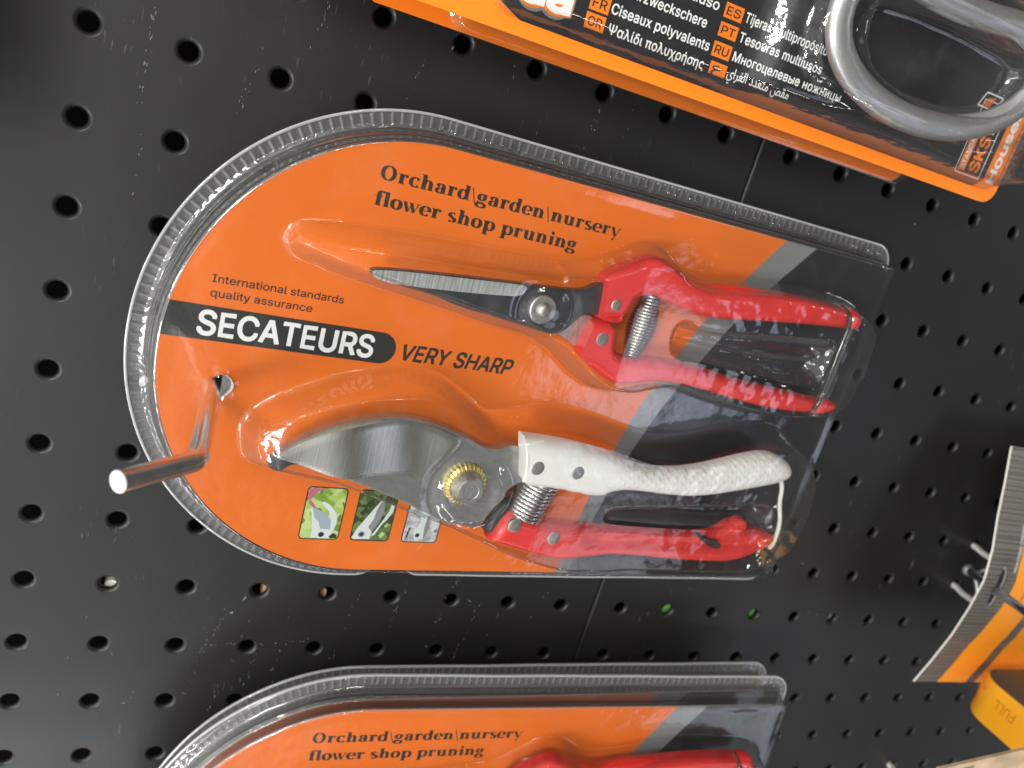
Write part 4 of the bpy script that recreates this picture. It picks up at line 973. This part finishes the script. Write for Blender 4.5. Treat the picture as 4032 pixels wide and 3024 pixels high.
def scissor_blister(parent):
    x0, y0, x1, y1 = -205, 4.2, -2.5, 116; hz = 17.0
    o = np.array(rrect(x0, y0, x1, y1, 6, 8))
    st = 1.7
    p = resample(o, 1.0)
    v, f, _, _ = fill(p, st); d = pdist(v, p)
    z = .6 + hz * ease((d - .4) / 4.2) * (1 - .35 * ease((v[:, 0] + 118) / -14))
    g = sdf(v, chaikin([(-116, 14), (-100, 9), (-60, 8), (-30, 12), (-14, 22), (-10, 36), (-12, 52), (-40, 58), (-80, 58), (-112, 50), (-120, 30)])); z = np.where(g > 0, z + 4.5 * ease(g / 5), z)
    hole = sdf(v, chaikin([(-99, 31), (-93, 23), (-74, 18.5), (-52, 19), (-34, 24), (-27, 32), (-27, 42), (-40, 45), (-84, 45), (-98, 41)])); z = np.where(hole > -2, z - 12 * ease((hole + 2) / 5), z)
    z += .10 * np.sin(v[:, 0] * .3) * np.sin(v[:, 1] * .37)
    F = [t if np.cross(v[t[1]] - v[t[0]], v[t[2]] - v[t[0]]) > 0 else t[::-1] for t in f]
    return build('blister', np.column_stack([v, z]), F, M['clear'], parent, smooth=80)
scissor_blister(root)
bk = thing('scissors_pack', 'orange pack of scissors mostly hidden behind the front scissors pack', 'blister pack', F_BOARD @ Matrix.Translation((276.0 * MM, 2.2 * MM, 8 * MM)), 'packs of large scissors')
ob = [(-262, 0), (-6, 0), (-2, 1.5), (0, 6), (0, 120), (-262, 120)]
cbk = slab('card', ob, -.5, lambda x, y, d: 0 * x, M['org2'], bk, step=None, it=1, rs=2.0, smooth=0)
pp = resample(np.array(rrect(-185, -.6, 3.4, 118, 7, 8)), 1.2); v, f, _, _ = fill(pp, 2.2); d = pdist(v, pp)
build('blister', np.column_stack([v, .5 + 13 * ease((d - 2.0) / 5)]), [t if np.cross(v[t[1]] - v[t[0]], v[t[2]] - v[t[0]]) > 0 else t[::-1] for t in f], M['clear'], bk, smooth=80)
# the scissors inside the front pack
sc = thing('scissors', 'large scissors with a silver plastic finger loop under the clear dome', 'scissors', F_BOARD @ Matrix.Translation((0, 0, 0)))
loop = [(194.6, 42), (195.6, 35), (199, 29.2), (204.3, 24.9), (211.1, 21.6), (219.8, 19.2), (230, 18.0), (242, 18.2), (254, 20.4), (265, 24.6), (274, 31), (279.5, 39), (280, 47), (275, 53), (262, 55), (248, 53), (234, 52.2), (220, 52.6), (207, 54.5), (198, 50)]
lp = resample(chaikin(loop, 2), 1.5)
tube('finger_loop', [(p[0], p[1], 43.5) for p in lp], 4.3, M['silver'], sc, seg=18, closed=True, flat=.7)
tube('handle', smooth_path([(198, 44, 43), (193.5, 52, 43), (187, 62, 42.5), (178, 76, 41)], 3), 4.2, M['silver'], sc, seg=18, flat=.8)
tube('handle', smooth_path([(200, 84, 43), (190, 74, 43), (180, 70, 42.5), (170, 70, 41)], 3), 4.2, M['silver'], sc, seg=18, flat=.8)
slab('blade', [(184, 66), (176, 78), (110, 92), (60, 96), (60, 90), (110, 78), (168, 64)], 39, 41, M['steel_bright'], sc)

# ================================================================== TAPE MEASURE ON ITS CARD (right edge of the picture)
tc = thing('hang_card', 'bowed grey and amber tape measure card hanging by its slot on a wire hook', 'hang card', F_BOARD)
def bow(v): return float(np.interp(v, [-216, -212, -196, -179, -163, -148, -134, -119.6, -104, -88.6], [31.2, 32.0, 35.2, 38.0, 39.3, 39.4, 36.4, 31.6, 27.2, 22.4]))
def bowed(poly_pts, dz): return [(p[0], p[1], bow(p[1]) + dz) for p in poly_pts]
U0 = 385.0
def grid_sheet(name, u0, u1, v0, v1, dz, m, parent, thick=0.0, hole=None, nu=10, nv=60, medge=None, shear=lambda v: 0.0):
    us = np.linspace(u0, u1, nu); vs = np.linspace(v0, v1, nv); verts = []; faces = []; fm = []
    for z in ([dz, dz - thick] if thick else [dz]):
        for a in us:
            for b in vs: verts.append((a + shear(b), b, bow(b) + z))
    N = nu * nv
    def q(i, j, k): return k * N + i * nv + j
    for i in range(nu - 1):
        for j in range(nv - 1):
            if hole and hole((us[i] + us[i + 1]) / 2, (vs[j] + vs[j + 1]) / 2): continue
            faces.append((q(i, j, 0), q(i + 1, j, 0), q(i + 1, j + 1, 0), q(i, j + 1, 0))); fm.append(0)
            if thick: faces.append((q(i, j, 1), q(i, j + 1, 1), q(i + 1, j + 1, 1), q(i + 1, j, 1))); fm.append(1)
    if thick:
        for j in range(nv - 1):
            faces.append((q(0, j, 0), q(0, j + 1, 0), q(0, j + 1, 1), q(0, j, 1))); fm.append(1)
            faces.append((q(nu - 1, j, 1), q(nu - 1, j + 1, 1), q(nu - 1, j + 1, 0), q(nu - 1, j, 0))); fm.append(1)
        for i in range(nu - 1):
            for j in (0, nv - 1):
                e = (q(i, j, 0), q(i, j, 1), q(i + 1, j, 1), q(i + 1, j, 0)); faces.append(e if j == 0 else e[::-1]); fm.append(1)
    return build(name, verts, faces, [m, medge or m], parent, fm=fm, smooth=40)
slot_hole = lambda u, v: ((u - 396.6) / 2.0) ** 2 + ((v + 151.5) / 10.5) ** 4 < 1
sheet = grid_sheet('card', U0, 480, -211.5, -88, 0, M['weave'], tc, .6, slot_hole, nu=150, nv=150, medge=M['card_edge'])
grid_sheet('card_rim', U0 + .02, U0 + .45, -211.4, -88.1, .05, M['card_edge'], sheet, nu=2, nv=70)
left_edge = lambda v: float(np.interp(v, [-211.5, -186, -163, -154, -127, -88], [401.0, 401.4, 405.8, 406.5, 405.5, 405.5]))
grid_sheet('amber_stripe', 0, 20.5, -211.4, -161, .08, M['yellow_print'], sheet, nu=8, nv=40, shear=left_edge)
grid_sheet('amber_field', 0, 74, -161, -112, .08, M['yellow_print'], sheet, nu=8, nv=40, shear=left_edge)
grid_sheet('amber_field', 27, 74, -211.4, -161, .08, M['yellow_print'], sheet, nu=8, nv=40, shear=left_edge)
for (a_, b_, c_) in ((10, 10.7, -158), (16, 16.6, -150)): grid_sheet('printed_line', a_, b_, c_, c_ + 16, .12, M['ink'], sheet, nu=2, nv=10, shear=left_edge)
text('card_lettering', 'REACHING ORIGIN', 404.6, -143, 426, 1.5, 0, M['white_ink'], sheet, bold=.01, rot=PI / 2, post=lambda V: np.column_stack([V[:, 0], V[:, 1], [bow(y) + .12 for y in V[:, 1]]]))
# case
tm = thing('tape_measure', 'amber tape measure with a dark grey side standing out from the hang card', 'tape measure', F_BOARD)
def case(name, v0, v1, m, parent, ins=0.0, r=6.0, edge=2.0):
    prof = rrect(404 + ins, 43.6 + ins, 470 - ins, 114 - ins, r, 10)
    verts = []; faces = []
    n = len(prof); cu, cw = 437, 78
    layers = [(v0, edge), (v0 - edge * .3, edge * .3), (v0 - edge, 0), (v1 + edge, 0), (v1 + edge * .3, edge * .3), (v1, edge)]
    for (vv, sh_) in layers:
        for (a, b) in prof:
            k = 1 - sh_ / 33; verts.append((cu + (a - cu) * k, vv, cw + (b - cw) * k))
    for j in range(len(layers) - 1):
        for i in range(n): faces.append((j * n + i, (j + 1) * n + i, (j + 1) * n + (i + 1) % n, j * n + (i + 1) % n))
    faces.append(tuple(range(n))); faces.append(tuple((len(layers) - 1) * n + i for i in range(n))[::-1])
    return build(name, verts, faces, m, parent, smooth=40)
case('case', -193.2, -214.2, M['yellow'], tm, r=13.0, edge=1.6)
case('side_plate', -192.9, -194.6, M['grey_abs'], tm, ins=.7, r=12.5, edge=.5)
def on_top(V):   # flat lettering on the amber edge, relief shade in its colour, read from the other way up
    return np.column_stack([np.full(len(V), 404.9), V[:, 1], V[:, 0]])
text('pressed_lettering', 'FULL', 68.5, -199.6, 58.0, 4.8, 0, M['letter_shade'], tm, bold=.0, post=lambda V: np.column_stack([np.full(len(V), 403.93), -199.0 - (V[:, 1] + 199.6), V[:, 0]]))
text('pressed_lettering', 'RE', 51.6, -199.6, 48.0, 2.6, 0, M['letter_shade'], tm, bold=.0, post=lambda V: np.column_stack([np.full(len(V), 403.93), -197.4 - (V[:, 1] + 199.6), V[:, 0]]))
# wire hook carrying the card
wk = thing('display_hook', 'wire hook with a long rod through the slot of the tape measure card', 'hook', F_BOARD, 'display hooks')
tube('rod', smooth_path([(421.0, -161.3, 8.0), (410.3, -158.2, 30), (393.8, -152.4, 42), (372, -144, 62), (350, -136.4, 82), (340, -133, 96)], 2), 2.0, M['chrome'], wk, seg=18)
lathe('weld', [(2.9, 6.4), (3.0, 8), (2.2, 10), (.01, 10.4)], 421.2, -161.4, M['zinc'], wk, 20)
for (u, v) in ((427.3, -150.9), (427.6, -175.3)):
    tube('prong', [(u, v, -6), (u, v, 2), (u - 2.0, v, 8), (u - 4, v + 1, 24)], 1.55, M['wire_tip'], wk, seg=14)
tube('cross_wire', [(425.0, -149, 20), (422.0, -161, 11), (425.0, -176, 20)], 1.4, M['zinc'], wk, seg=12)
wk2 = thing('display_hook', 'short wire hook starting at the bottom edge of the picture', 'hook', F_BOARD, 'display hooks')
tube('rod', [(451.4, -298.8, -4), (450.2, -298.6, 3), (443, -296, 16), (415, -285, 44)], 1.7, M['wire_tip'], wk2, seg=14)
# blurred pale package in the bottom right corner
kp = thing('carton', 'beige and brown printed package cut off at the bottom right corner', 'carton', F_BOARD @ Matrix.Translation((0, 0, 110 * MM)))
kb = slab('body', [(296.9, -182.5), (366.1, -170.0), (376.8, -229.0), (307.6, -241.5)], -1.2, lambda x, y, d: 0 * x, mat('beige_board', (.42, .31, .20), .55, var=.35, varscale=90), kp, step=None, it=0, rs=4)
flat_poly('printed_patch', [[(306.1, -182.8), (314.0, -181.4), (314.7, -185.4), (306.8, -186.8)]], .1, mat('olive_print', (.20, .17, .07), .5), kb)
